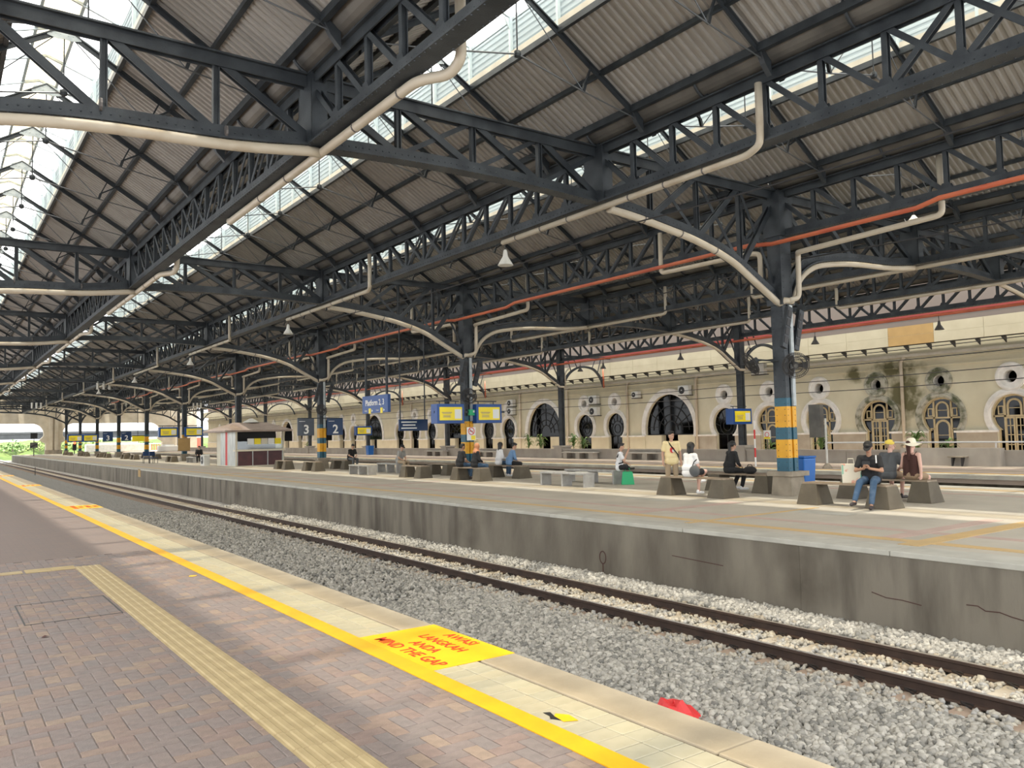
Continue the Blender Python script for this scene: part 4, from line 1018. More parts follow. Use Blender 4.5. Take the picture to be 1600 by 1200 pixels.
bk = MB().prism([(0, .08), (-.45, .30), (-.45, .36), (0, .36)], 'y', -.025, .025).mesh('awning_bracket', 'steel_rusty')
for i in range(70): obj('awning_bracket', bk, aw, (XF, 6.6+1.15*i, 5.38))
def downpipe(px, z1, lb, m='pvc', r=.085):
    q = onX(px, 640, XF-.12); pipe('downpipe', lb, bend([(XF-.2, q.y-.25, 5.2), (XF-.12, q.y, 5.0), (XF-.12, q.y, z1)], .15), r, m)
downpipe(1411, .3, 'white rainwater downpipe between two mossy arched windows'); downpipe(1088, .3, 'white downpipe right of the large arched window'); downpipe(980, .3, 'cream downpipe left of the large arched window')
downpipe(886, .3, 'cream downpipe beside the second planter column', 'trim_cream'); downpipe(812, .3, 'cream downpipe left of the plant-filled arch', 'trim_cream'); downpipe(642, .3, 'cream downpipe by the distant archway', 'trim_cream')
# air conditioners on the wall
def ac(px, py, s, lb):
    q = onX(px, py, XF-.25); t = thing('air_conditioner', lb, 'air conditioner', (XF-.42, q.y, q.z-.3*s), 0, 'air conditioners on the facade')
    bevel(part('casing', MB().box((0, -.45*s, 0), (.34, .45*s, .62*s)), 'ac_white', t), .02)
    ring = circ(.12*s, .31*s, .24*s, 18); part('fan_grille', MB().band(circ(.12*s, .31*s, .03, 18), ring, 'x', -.02, .0), 'black', t)
    part('fan_hub', MB().lathe([(.05, -.03), (.04, -.035)], (0, .12*s, .31*s), 10, 'x'), 'ac_white', t); part('wall_bracket', MB().box((.05, -.5*s, -.05), (.42, .5*s, 0)), 'dark_metal', t)
ac(928, 625, 1.0, 'upper grey air conditioner between two small arches'); ac(929, 643, 1.0, 'lower grey air conditioner between two small arches'); ac(994, 617, .7, 'small air conditioner left of the large arched window'); ac(1070, 610, 1.0, 'white air conditioner at the top right of large arched window')
ac(799, 630, .9, 'upper air conditioner above the left small arches'); ac(799, 643, .9, 'lower air conditioner above the left small arches'); ac(1186, 577, 1.0, 'white outdoor unit high on the wall behind a fan')
# planter wall with seats
pw = thing('planter_wall', 'low grey stone planter wall running between the pedestals', 'wall', (0, 0, 0))
for k in range(0, 9):
    n = 5; a = FY[k]+.45; b = FY[k+1]-.45
    for i in range(n):
        y0 = a+(b-a)*i/n; y1 = a+(b-a)*(i+1)/n
        part('wall_block', MB().box((35.2, y0+.008, 0), (35.55, y1-.008, .56)), 'planter', pw); part('wall_cap', MB().box((35.14, y0+.004, .56), (35.61, y1-.004, .64)), 'planter', pw)
part('wall_block', MB().box((35.2, -6, 0), (35.55, FY[0]-.45, .56)), 'planter', pw); part('wall_cap', MB().box((35.14, -6, .56), (35.61, FY[0]-.45, .64)), 'planter', pw)
q0, q1 = onX(1462, 720, 34.6), onX(1560, 720, 34.6)
st = thing('seat_block', 'raised stone block with a dark bench set against it', 'bench', (34.75, (q0.y+q1.y)/2, 0)); L = (q0.y-q1.y)/2
part('stone_block', MB().box((0, -L, 0), (.45, L+1.6, .74)), 'planter', st); part('bench_slab', MB().box((-.38, -L+1.2, .36), (0, L-.6, .41)), 'pedestal', st)
for y in (-L+1.35, L-.75): part('bench_leg', MB().prism([(-.3, 0), (-.26, 0), (-.05, .36), (-.3, .36)], 'y', y-.03, y+.03), 'dark_metal', st)
for i, (px, lb) in enumerate(((1010, 'long pale stone bench against the wall right of second planter column'), (760, 'grey stone bench by the planter wall under the twin screens'), (680, 'distant grey stone bench near the planter wall'), (905, 'grey stone bench right of the second planter column'))):
    q = onX(px, 715, 34.7); t = thing('stone_bench', lb, 'bench', (34.75, q.y, 0)); part('seat_slab', MB().box((-.25, -1.6, .38), (.3, 1.6, .45)), 'planter', t)
    for y in (-1.3, 0, 1.3): part('support', MB().box((-.2, y-.2, 0), (.25, y+.2, .38)), 'planter', t)
# white rail behind the planter wall
tag(part('hand_rail', MB().tube([(36.4, 6, .95), (36.4, 24, .95)], .035, 8).tube([(36.4, 8, 0), (36.4, 8, .95)], .03, 8).tube([(36.4, 16, 0), (36.4, 16, .95)], .03, 8).tube([(36.4, 24, 0), (36.4, 24, .95)], .03, 8), 'white', None), 'thin white hand rail behind the planter wall at right', 'rail')

# potted plants: arching strap leaves
def plant(loc, h, n, lb, m='leaf', m2='leaf_light', wid=.05, spread=.55):
    t = thing('potted_plant', lb, 'plant', loc)
    part('pot', MB().lathe([(.13, 0), (.19, .28), (.21, .3), (.17, .3)], n=12), 'cloth_brown', t)
    part('stem', MB().tube([(0, 0, .28), (.02, 0, .28+h*.3), (0, .02, h*.62)], [.035, .025, .02], 6), 'pedestal', t)
    for i in range(n):
        a = 2*math.pi*i/n*2.4+R.uniform(-.3, .3); z0 = .3+h*R.uniform(.15, .62); L = spread*R.uniform(.7, 1.2); up = R.uniform(.15, .5)*h*.8
        dx, dy = math.cos(a), math.sin(a); P = [(dx*L*s, dy*L*s, z0+up*(2.2*s-2.0*s*s)*1.2) for s in (0, .25, .5, .75, 1)]
        W_ = [.3*wid, wid, wid*1.05, wid*.7, .05*wid]; vs = []
        for p, w in zip(P, W_): vs += [(p[0]-dy*w, p[1]+dx*w, p[2]), (p[0], p[1], p[2]-w*.35), (p[0]+dy*w, p[1]-dx*w, p[2])]
        fs = []
        for k in range(4): fs += [(3*k, 3*k+1, 3*k+4, 3*k+3), (3*k+1, 3*k+2, 3*k+5, 3*k+4)]
        part('leaf', MB().add(vs, fs), m2 if R.random() < .35 else m, t)
for px, h, n, lb in ((1432, 1.5, 42, 'bushy potted plant with pale top leaves under the mossy arch'), (1283, 1.4, 34, 'leafy potted plant behind the white pole'), (1482, 1.0, 18, 'small potted plant under the mossy round window'), (1205, 1.0, 18, 'small strap-leaved plant left of the nearest banded column'),
                     (896, 1.6, 30, 'tall potted plant right of the second planter column'), (912, 1.3, 24, 'shorter potted plant beside the small arch'), (826, 1.7, 30, 'palm-like plant at the left of the plant-filled arch'), (845, 1.7, 30, 'palm-like plant in the middle of the plant-filled arch'), (740, 1.5, 26, 'drooping plant beneath the right blue screen'), (480, 1.3, 20, 'distant plant beneath the grey number sign')):
    q = onX(px, 690, 37.6); plant((37.6, q.y, 0), h, n, lb)

# ------------------------------------------------------------------ end of the station
YW = 157.5
def arch_op(x0, x1, zt, zs=3.6, r=2.0):
    # opening with flaring keyhole shoulders
    out = [(x0, -1.6), (x1, -1.6), (x1, 1.8), (x1-.9, 2.4)]
    n = 8
    for a in np.linspace(-.2, math.pi/2, n): out.append((x1-2.0+1.75*math.cos(a), zt-1.75+1.75*math.sin(a)))
    for a in np.linspace(math.pi/2, math.pi+.2, n): out.append((x0+2.0+1.75*math.cos(a), zt-1.75+1.75*math.sin(a)))
    out += [(x0+.9, 2.4), (x0, 1.8)]; return out
ops = [arch_op(-22, -.5, 5.2), arch_op(1.2, 15.6, 5.2), arch_op(17.9, 34.2, 5.2)]
ops[1] = arch_op(-1.0, 15.6, 5.2); ops[0] = arch_op(-22, -3, 5.2)
struct('wall_end', MB().holed([(-26, -1.7), (40.2, -1.7), (40.2, 11), (-26, 11)], ops, 'y', YW, YW+1.2), 'end_wall')
for x, lb in ((16.75, 'cream stone pier base at the far end between the arches'), (37, 'cream stone pier at the far end beside the building')):
    t = thing('stone_pier', lb, 'pier', (x, YW, 0)); part('shaft', MB().box((-.7, -.35, 0), (-.15, 0, 6.4)).box((.15, -.35, 0), (.7, 0, 6.4)), 'end_wall', t); part('plinth', MB().box((-1.3, -.6, 0), (1.3, 0, .7)), 'pedestal', t)
# beyond: green bank, bridge
gm = MB(); n = 40; hx = np.linspace(-30, 75, n)
for j, (y, z) in enumerate(((196, -1.5), (206, .9), (222, 2.0), (250, 2.6))):
    for x in hx: gm.v.append((x, y+R.uniform(-2, 2), z+R.uniform(-.4, .5) if j else z))
for j in range(3):
    for i in range(n-1): gm.f.append((j*n+i, j*n+i+1, (j+1)*n+i+1, (j+1)*n+i)); gm.m.append(0)
struct('floor.005', gm, 'hill')
struct('floor.006', MB().box((-60, YE, -1.7), (90, 290, -1.45)), 'ground_outside')
def bush(name, lb, loc, s, nleaf, cat='bush'):
    t = thing(name, lb, cat, loc); m_ = MB()
    for i in range(nleaf):
        a = R.uniform(0, 6.283); b = math.acos(R.uniform(-.1, 1)); r = s*R.uniform(.55, 1); c = Vector((math.cos(a)*math.sin(b)*r, math.sin(a)*math.sin(b)*r, math.cos(b)*r*.8+.1))
        d = Vector((R.uniform(-1, 1), R.uniform(-1, 1), R.uniform(-.4, 1))).normalized(); e = d.orthogonal().normalized(); L = s*.22; w = L*.45
        m_.add([c, c+d*L*.5+e*w, c+d*L, c+d*L*.5-e*w], [(0, 1, 2, 3)])
    stuff(part('foliage', m_, 'leaf_light' if R.random() < .65 else 'leaf', t)); part('stem', MB().tube([(0, 0, -.3), (0, 0, s*.6)], .06*s, 6), 'pedestal', t)
bx = [-6, -1, 3, 7, 10.5, 14, 19, 23, 27, 31, 36, 41, 47]
for i, x in enumerate(bx): bush('shrub', 'bright green shrub on the bank beyond the station end, %s from the left' % nth(i), (x, 204+R.uniform(-2, 3), .4), R.uniform(1.8, 2.8), 160)
br = thing('road_bridge', 'grey concrete bridge deck crossing beyond the end arches', 'bridge', (0, 262, 0))
part('deck', MB().box((-80, 0, 3.2), (120, 9, 4.6)), 'bridge', br); part('parapet', MB().box((-80, -.2, 4.6), (120, .1, 5.2)), 'bridge', br)
for i in range(8): part('bridge_pier', MB().box((-60+22*i, 3, -1.6), (-58+22*i, 6, 3.2)), 'bridge', br)
q = onY(285, 690, 185)
t = thing('freight_container', 'faded red freight wagon glimpsed beyond the far end', 'wagon', (q.x, 185, -1.2)); part('body', MB().box((-4, -1.4, 1.0), (4, 1.4, 3.6)), 'freight_red', t); part('chassis', MB().box((-4.2, -1.2, .6), (4.2, 1.2, 1.0)), 'dark_metal', t)
for i in range(12): part('side_rib', MB().box((-3.9+.68*i, -1.46, 1.05), (-3.8+.68*i, -1.4, 3.55)), 'freight_red', t)
q = onY(243, 700, 180)
t = thing('fence_panel', 'short red barrier fence beyond the far end', 'fence', (q.x, 180, 0)); part('top_rail', MB().box((-1.8, -.05, 1.3), (1.8, .05, 1.45)), 'white', t)
for i in range(8): part('picket', MB().box((-1.7+.46*i, -.03, -.3), (-1.55+.46*i, .03, 1.3)), 'freight_red', t)
for px, lb, m, dx, dz in ((185, 'pale blue parked vehicle beyond the end arch', 'ac_white', 5.5, 1.5), (262, 'white water tank standing near the far platform end', 'tank_white', 1.6, 1.0)):
    q = onY(px, 705, 165 if px < 200 else 150); t = thing('tank' if px > 200 else 'parked_van', lb, 'tank' if px > 200 else 'van', (q.x, q.y, 0 if px > 200 else 0))
    bevel(part('body', MB().box((-dx, -.8, 0), (dx, .8, dz)), m, t), .15, 3); part('lid' if px > 200 else 'roof', MB().box((-dx*.6, -.5, dz), (dx*.6, .5, dz*1.25)), m, t)
# ------------------------------------------------------------------ benches
def slab_bench(x, y0, y1, lb):
    L = y1-y0; t = thing('slab_bench', lb, 'bench', (x, (y0+y1)/2, 0), 0, 'slab benches with tapered concrete ends')
    for s in (-1, 1): bevel(part('support', MB().taper((0, s*(L/2-.29), 0), (.60, .56), (.42, .38), .46), 'bench_concrete', t), .012)
    part('seat', MB().box((-.21, -L/2+.12, .46), (-.005, L/2-.12, .495)).box((.005, -L/2+.12, .46), (.21, L/2-.12, .495)), 'bench_wood', t)
SB = [(16.28, 13.40, 15.75, 'front bench left of nearest banded column, seating the woman in white'), (18.22, 13.55, 15.75, 'rear bench left of nearest banded column, seating the person in black'),
      (16.27, 9.12, 11.35, 'front bench right of nearest banded column, seating the man with phone'), (18.12, 9.22, 11.55, 'rear bench right of nearest banded column, seating the hat woman'),
      (16.68, 25.05, 27.2, 'bench seating the man in black and the woman in orange headscarf'), (18.62, 25.2, 27.6, 'bench seating the couple in white and blue shirts'),
      (16.45, 29.1, 31.0, 'empty slab bench just left of the twin-screen column'), (18.25, 30.0, 31.9, 'empty rear slab bench behind the twin-screen column'),
      (16.42, 40.2, 42.1, 'slab bench right of the 3 and 2 sign column base'), (16.42, 44.6, 46.5, 'slab bench left of the column with the 3 and 2 signs'), (18.4, 41.0, 43.0, 'rear slab bench with a seated person by the 3 and 2 signs')]
for x, a, b, lb in SB: slab_bench(x, a, b, lb)
for k in range(4, 9):
    for j, (x, d) in enumerate(((16.4, -3.4), (16.4, 1.6), (18.4, -3.4), (18.4, 1.6))):
        if k == 4 and d > 0: continue
        slab_bench(x, FY[k]+d, FY[k]+d+2.1, 'distant slab bench at the %s banded column, %s side, %s row' % (nth(k), 'nearer' if d < 0 else 'farther', 'front' if x < 17 else 'rear'))
def grey_bench(x, y0, y1, lb):
    L = y1-y0; t = thing('frame_bench', lb, 'bench', (x, (y0+y1)/2, 0), 0, 'grey three-legged benches')
    for i in range(3): bevel(part('seat_panel', MB().box((-.23, -L/2+L/3*i+.01, .39), (.23, -L/2+L/3*(i+1)-.01, .45)), 'grey_bench', t), .008)
    for y in (-L/2+.05, 0, L/2-.05): part('leg_panel', MB().box((-.20, y-.04, 0), (.20, y+.04, .39)), 'grey_bench', t)
grey_bench(16.85, 19.45, 21.75, 'grey panel bench in front of the boy with backpack'); grey_bench(18.45, 19.85, 22.4, 'grey panel bench the boy with backpack sits on')
grey_bench(16.25, 33.7, 35.8, 'front grey panel bench below the hanging platform sign'); grey_bench(18.0, 34.3, 36.4, 'rear grey panel bench below the hanging platform sign'); grey_bench(16.9, 66.5, 68.6, 'grey panel bench left of the kiosk')

# ------------------------------------------------------------------ people
def capsule(mb, p0, r0, p1, r1, n=12):
    p0, p1 = Vector(p0), Vector(p1); d = p1-p0
    if d.length < 1e-5: d = Vector((0, 0, 1e-4))
    d.normalize(); a = d.orthogonal().normalized(); b = d.cross(a); rings = []
    for t in (-80, -50, -20): t_ = math.radians(t); rings.append((p0+d*r0*math.sin(t_), r0*math.cos(t_)))
    for t in (20, 50, 80): t_ = math.radians(t); rings.append((p1+d*r1*math.sin(t_), r1*math.cos(t_)))
    vs = [c+(a*math.cos(2*math.pi*j/n)+b*math.sin(2*math.pi*j/n))*r for c, r in rings for j in range(n)]; k = len(rings)
    fs = [(i*n+j, i*n+(j+1) % n, (i+1)*n+(j+1) % n, (i+1)*n+j) for i in range(k-1) for j in range(n)]+[tuple(range(n-1, -1, -1)), tuple((k-1)*n+j for j in range(n))]
    mb.add(vs, fs)
def ellip(mb, c, r, M=None, n=14, m=9):
    vs = []
    for i in range(1, m):
        t = math.pi*i/m
        for j in range(n):
            p = Vector((r[0]*math.sin(t)*math.cos(2*math.pi*j/n), r[1]*math.sin(t)*math.sin(2*math.pi*j/n), r[2]*math.cos(t)))
            vs.append(Vector(c)+(M@p if M else p))
    z = Vector((0, 0, r[2])); z = M@z if M else z
    vs += [Vector(c)+z, Vector(c)-z]; T, B = len(vs)-2, len(vs)-1; k = m-1
    fs = [(i*n+j, (i+1)*n+j, (i+1)*n+(j+1) % n, i*n+(j+1) % n) for i in range(k-1) for j in range(n)]
    fs += [(T, j, (j+1) % n) for j in range(n)]+[(B, (k-1)*n+(j+1) % n, (k-1)*n+j) for j in range(n)]
    mb.add(vs, fs)
def skinned(name, mb, m, parent, vox, it=4):
    o = part(name, mb, m, parent); r = o.modifiers.new('remesh', 'REMESH'); r.mode = 'VOXEL'; r.voxel_size = vox; r.use_smooth_shade = True
    s = o.modifiers.new('smooth', 'SMOOTH'); s.factor = .5; s.iterations = it; return o
def person(label, loc, face, pose='sit', seat=.50, lean=.12, hyaw=0., hpitch=0., arms='lap', shirt='cloth_white', trous='cloth_black', skin='skin', hair='short', shoes='shoe_dark', legs='down', sleeve='short', short=False, near=True, hat=None, scale=1., group=None, tank=False, haircol='hair_black'):
    rz = math.atan2(-face[0], face[1]); t = thing('person', label, 'person', loc, rz, group)
    vb, vc = (.0075, .011) if near else (.012, .018)
    sit = pose == 'sit'; S_ = seat
    V = Vector
    P = V((0, 0, S_+.12)) if sit else V((0, 0, .92))
    d = V((0, math.sin(lean), math.cos(lean))); ch = P+d*.30; nb = P+d*.49; up = V((0, math.sin(lean*.4+.08), math.cos(lean*.4+.08)))
    hc = nb+up*.172+V((0, .015, 0))
    HM = (Matrix.Rotation(hyaw, 3, 'Z')@Matrix.Rotation(-hpitch, 3, 'X'))
    hx = lambda x, y, z: hc+HM@V((x, y, z))
    sh = {s: nb+V((s*.185, 0, 0))-d*.05 for s in (-1, 1)}
    hp = {s: P+V((s*.095, .0 if sit else 0, -.02)) for s in (-1, 1)}
    if sit:
        if legs == 'down': kn = {s: V((s*.13, .43, S_+.055)) for s in (-1, 1)}; an = {s: V((s*.12, .40, .10)) for s in (-1, 1)}
        elif legs == 'stretch': kn = {-1: V((-.14, .42, S_+.07)), 1: V((.13, .44, S_+.05))}; an = {-1: V((-.12, .62, .10)), 1: V((.20, .66, .17))}
        elif legs == 'tucked': kn = {s: V((s*.14, .40, S_+.04)) for s in (-1, 1)}; an = {-1: V((-.10, .18, .12)), 1: V((.12, .30, .10))}
        elif legs == 'cross': kn = {-1: V((-.10, .42, S_+.05)), 1: V((.16, .42, S_+.13))}; an = {-1: V((-.08, .38, .10)), 1: V((-.16, .48, S_-.12))}
        else: kn = {s: V((s*.34, .22, S_+.12)) for s in (-1, 1)}; an = {s: V((-s*.05, .26+.05*s, S_+.08)) for s in (-1, 1)}
    else: kn = {-1: V((-.105, .02, .50)), 1: V((.115, .0, .50))}; an = {-1: V((-.11, -.02, .08)), 1: V((.13, -.03, .08))}
    if arms == 'lap': el = {s: sh[s]+V((s*.06, .05, -.27)) for s in (-1, 1)}; wr = {s: V((s*.12, .27, S_+.20)) for s in (-1, 1)}
    elif arms == 'phone': el = {s: sh[s]+V((s*.075, .10, -.26)) for s in (-1, 1)}; wr = {s: V((s*.055, .36, S_+.34)) for s in (-1, 1)}
    elif arms == 'mouth': el = {-1: sh[-1]+V((-.05, .06, -.27)), 1: sh[1]+V((.08, .12, -.24))}; wr = {-1: V((-.10, .27, S_+.22)), 1: hc+V((.08, .22, -.12))}
    elif arms == 'back': el = {-1: sh[-1]+V((-.05, -.02, -.28)), 1: sh[1]+V((.06, -.04, -.28))}; wr = {-1: V((-.20, .16, S_+.16)), 1: V((.25, -.02, S_+.07))}
    else: el = {s: sh[s]+V((s*.07, -.02, -.29)) for s in (-1, 1)}; wr = {s: sh[s]+V((s*.075, .05, -.54)) for s in (-1, 1)}
    toe = {}
    for s in (-1, 1):
        q = V((s*.02, .15, -.045 if an[s].z < .2 else -.02)); toe[s] = an[s]+q
    b = MB()
    def torso(mb, e):
        for s in (-1, 1):
            capsule(mb, P+V((s*.075, -.005, .0)), .118+e, ch+V((s*.072, 0, 0)), .112+e); capsule(mb, ch+V((s*.072, 0, 0)), .112+e, nb+V((s*.075, 0, 0))-d*.09, .098+e); capsule(mb, nb-d*.06, .070+e, sh[s], .062+e)
    torso(b, -.012)
    capsule(b, nb-d*.03, .058, hc-V((0, .01, .07)), .052)
    ellip(b, hc+HM@V((0, -.012, .015)), (.076, .094, .112), HM); ellip(b, hx(0, .02, -.055), (.056, .066, .065), HM)
    capsule(b, hx(0, .088, .012), .009, hx(0, .102, -.018), .014, 8); ellip(b, hx(0, .082, -.052), (.022, .014, .010), HM, 8, 6)
    for s in (-1, 1): ellip(b, hx(s*.077, -.008, -.002), (.012, .022, .032), HM, 8, 6); ellip(b, hx(s*.03, .078, .034), (.024, .012, .008), HM, 8, 6)
    for s in (-1, 1):
        capsule(b, sh[s], .050, el[s], .040); capsule(b, el[s], .040, wr[s], .028)
        hd = (wr[s]-el[s]).normalized()
        if arms == 'phone': hd = V((-s*.35, .45, .75)).normalized()
        if arms in ('lap', 'back') and not (arms == 'back' and s > 0): hd = V((-s*.3, .85, -.35)).normalized()
        if arms == 'back' and s > 0: hd = V((.3, -.6, -.1)).normalized()
        inn = V((-s, 0, 0)); inn = (inn-hd*inn.dot(hd)).normalized(); fw_ = hd.cross(inn)
        side = fw_ if arms in ('down',) else inn
        pc = wr[s]+hd*.05; capsule(b, wr[s], .026, pc, .031)
        lat = side; cu = inn if arms == 'down' else V((0, .15, -1)); cu = (cu-hd*cu.dot(hd)).normalized()
        for fi, (off, L) in enumerate(((.026, .066), (.009, .075), (-.009, .070), (-.026, .055))):
            a0 = pc+lat*off+hd*.018; a1 = a0+hd*L*.5+cu*.008; a2 = a1+hd*L*.35+cu*L*.45
            capsule(b, a0, .0098, a1, .009, 8); capsule(b, a1, .009, a2, .0078, 8)
        t0 = wr[s]+hd*.025+lat*.026; t1 = t0+(lat*.8+hd*.8+cu*.3).normalized()*.04; t2 = t1+(hd+cu*.6).normalized()*.03
        capsule(b, t0, .0125, t1, .0105, 8); capsule(b, t1, .0105, t2, .0085, 8)
    for s in (-1, 1): capsule(b, hp[s], .085, kn[s], .058); capsule(b, kn[s], .058, an[s]+(kn[s]-an[s])*.62, .054); capsule(b, an[s]+(kn[s]-an[s])*.62, .054, an[s], .036); capsule(b, an[s]-V((0, .02, .02)), .036, toe[s], .026)
    skinned('body', b, skin, t, vb)
    # clothes
    m_ = MB(); torso(m_, .010)
    capsule(m_, P-V((.068, 0, .02 if sit else .06)), .142, P+V((.068, 0, -.02 if sit else -.06)), .142); capsule(m_, P+V((-.068, 0, .10)), .138, P+V((.068, 0, .10)), .138)
    if not tank:
        for s in (-1, 1):
            fr = .62 if sleeve == 'short' else 1.0
            capsule(m_, sh[s], .070, sh[s].lerp(el[s], fr), .066 if sleeve == 'short' else .056)
            if sleeve == 'long': capsule(m_, el[s], .056, el[s].lerp(wr[s], .88), .042)
    if tank:
        m_ = MB()
        for s in (-1, 1): capsule(m_, P+V((s*.075, 0, .0)), .122, ch+V((s*.072, 0, 0)), .118); capsule(m_, ch+V((s*.075, 0, .0)), .116, ch+V((s*.075, 0, .06)), .108); capsule(m_, ch+V((s*.10, -.085, .07)), .022, sh[s]*.72+nb*.28+V((0, 0, .055)), .014, 8)
    skinned('shirt', m_, shirt, t, vc)
    m_ = MB(); capsule(m_, P-V((.06, 0, .03)), .122, P+V((.06, 0, -.03)), .122)
    for s in (-1, 1):
        end = kn[s].lerp(an[s], .88)
        if short: capsule(m_, hp[s], .105, hp[s].lerp(kn[s], .72), .092)
        else: capsule(m_, hp[s], .105, kn[s], .078); capsule(m_, kn[s], .078, end, .058)
    skinned('trousers', m_, trous, t, vc)
    for s in (-1, 1):
        m_ = MB(); capsule(m_, an[s]-V((0, .035, .035)), .045, toe[s]+V((0, .01, -.0)), .040); capsule(m_, an[s]-V((0, .03, .0)), .042, an[s]-V((0, .035, .03)), .046); skinned('shoe', m_, shoes, t, vc, 2)
    # face details
    if hair != 'hijab':
        for s in (-1, 1):
            e_ = MB(); ellip(e_, hx(s*.03, .078, .016), (.012, .008, .006), HM, 8, 6); part('eye', e_, 'black', t)
        e_ = MB(); ellip(e_, hx(0, .086, -.052), (.022, .010, .007), HM, 8, 6); part('mouth', e_, 'lip', t)
    m_ = MB()
    if hair == 'short': ellip(m_, hx(0, -.022, .048), (.086, .098, .090), HM); ellip(m_, hx(0, -.05, .0), (.076, .06, .075), HM); ellip(m_, hx(0, .05, .098), (.062, .045, .03), HM)
    elif hair in ('bob', 'long'):
        ellip(m_, hx(0, -.02, .042), (.104, .112, .102), HM)
        for s in (-1, 1): capsule(m_, hx(s*.06, -.03, .03), .06, hx(s*.085, -.045, -.12 if hair == 'bob' else -.28), .04)
        capsule(m_, hx(0, -.06, .02), .07, hx(0, -.07, -.13 if hair == 'bob' else -.36), .055)
    elif hair == 'tail': ellip(m_, hx(0, -.02, .035), (.094, .104, .102), HM); ellip(m_, hx(0, -.115, .05), (.05, .05, .05), HM); capsule(m_, hx(0, -.12, .02), .05, hx(.02, -.13, -.32), .04)
    elif hair == 'hijab': ellip(m_, hx(0, -.015, .03), (.098, .110, .118), HM); capsule(m_, hx(0, -.02, -.06), .085, nb+V((0, -.02, .0)), .115); capsule(m_, nb+V((-.12, -.02, -.03)), .085, nb+V((.12, -.02, -.03)), .085); capsule(m_, nb+V((0, .05, -.02)), .10, nb+V((0, .07, -.12)), .08)
    skinned('headscarf' if hair == 'hijab' else 'hair', m_, 'hijab' if hair == 'hijab' else haircol, t, vc)
    if hat in ('cap', 'cap_back'):
        m_ = MB(); cm_ = 'cloth_black' if hat == 'cap' else 'cap_yellow'; ellip(m_, hx(0, -.014, .068), (.094, .108, .082), HM); skinned('cap', m_, cm_, t, vc)
        sg = 1 if hat == 'cap' else -1; P_ = [HM@V((.075*math.cos(a), sg*(.075+.10*math.sin(a)), .055-.028*math.sin(a)))+hc for a in np.linspace(0, math.pi, 11)]
        n_ = len(P_); part('visor', MB().add(P_+[p+V((0, 0, .012)) for p in P_], [tuple(range(n_)), tuple(range(2*n_-1, n_-1, -1))]+[(i, (i+1) % n_, n_+(i+1) % n_, n_+i) for i in range(n_)]), cm_, t)
    if hat == 'straw':
        m_ = MB(); n_ = 28; prof = [(.225, .0), (.16, .030), (.105, .048), (.100, .09), (.088, .135), (.05, .16), (.005, .163)]
        vs = []
        for (r, h) in prof:
            for j in range(n_):
                a = 2*math.pi*j/n_; wv = .028*math.sin(3*a+.6)*(r/.225)**3 if r > .12 else 0; vs.append(hc+HM@V((r*math.cos(a), r*1.03*math.sin(a)-.01, h+wv)))
        k_ = len(prof); fs = [(i*n_+j, i*n_+(j+1) % n_, (i+1)*n_+(j+1) % n_, (i+1)*n_+j) for i in range(k_-1) for j in range(n_)]+[tuple((k_-1)*n_+j for j in range(n_))]
        o = part('sun_hat', MB().add(vs, fs), 'hat_straw', t, smooth=True); sl = o.modifiers.new('solid', 'SOLIDIFY'); sl.thickness = .006
        part('hat_ribbon', MB().tube([hx(0, -.10, .05), hx(.02, -.14, .0), hx(.01, -.13, -.07)], [.015, .02, .012], 6), 'cloth_white', t)
    t.scale = (scale,)*3
    return t, dict(nb=nb, ch=ch, P=P, sh=sh, hc=hc, wr=wr, d=d)
XN, XFR = 16.28, 18.12
def at_x(px, x, y=740): return onX(px, y, x).y
q = onX(1050, 740, 17.25)
t, j = person('standing man in pale yellow t-shirt and khaki trousers with black shoulder strap', (17.25, q.y, 0), (-.55, -.85), 'stand', arms='down', shirt='cloth_yellow', trous='cloth_khaki', hyaw=.55, lean=.02, shoes='cloth_white')
part('shoulder_strap', MB().tube([j['nb']+Vector((.10, .04, .0)), j['ch']+Vector((.03, .165, .05)), j['P']+Vector((-.15, .155, .12)), j['P']+Vector((-.19, .02, .02))], .017, 6), 'cloth_black', t)
part('shirt_print', MB().prism([(.0+.07*math.cos(a), 1.17+.085*math.sin(a)) for a in np.linspace(0, 5.9, 14)], 'y', .120, .131), 'red', t); part('shirt_print', MB().prism([(-.03+.035*math.cos(a), 1.15+.05*math.sin(a)) for a in np.linspace(0, 5.9, 12)], 'y', .125, .133), 'white', t)
person('seated woman in white shirt with black bob, back to camera', (XN-.02, at_x(1077, XN), 0), (1, -.15), shirt='cloth_white', trous='cloth_black', skin='skin_pale', hair='bob', legs='cross', short=True, shoes='cloth_white', sleeve='short', lean=.16)
person('seated person all in black with long tied hair', (XFR+.1, at_x(1140, XFR+.1), 0), (.93, -.35), shirt='cloth_black', trous='cloth_black', hair='tail', legs='tucked', sleeve='long', shoes='cloth_white', lean=.2)
t, j = person('man in black t-shirt, cap and jeans looking at his phone', (XN-.02, at_x(1362, XN), 0), (-.95, -.30), shirt='cloth_black', trous='denim', skin='skin_tan', arms='phone', legs='stretch', hat='cap', hpitch=.55, lean=.22, shoes='shoe_dark')
bevel(part('phone', MB().box((-.075, .40, .915), (.075, .415, .995)), 'black', t, rot=(0, 0, 0)), .004); 
part('bag_strap', MB().tube([j['sh'][-1]+Vector((.03, .09, -.10)), j['sh'][-1]+Vector((.04, .06, .055)), j['sh'][-1]+Vector((.04, -.08, .03))], .014, 6), 'cloth_white', t)
person('man in grey t-shirt and backwards yellow cap looking right', (XFR, at_x(1387, XFR), 0), (1, .05), shirt='cloth_grey', trous='cloth_tan', skin='skin_pale', hat='cap_back', hyaw=-1.15, lean=.30, legs='down', short=True, haircol='cloth_tan')
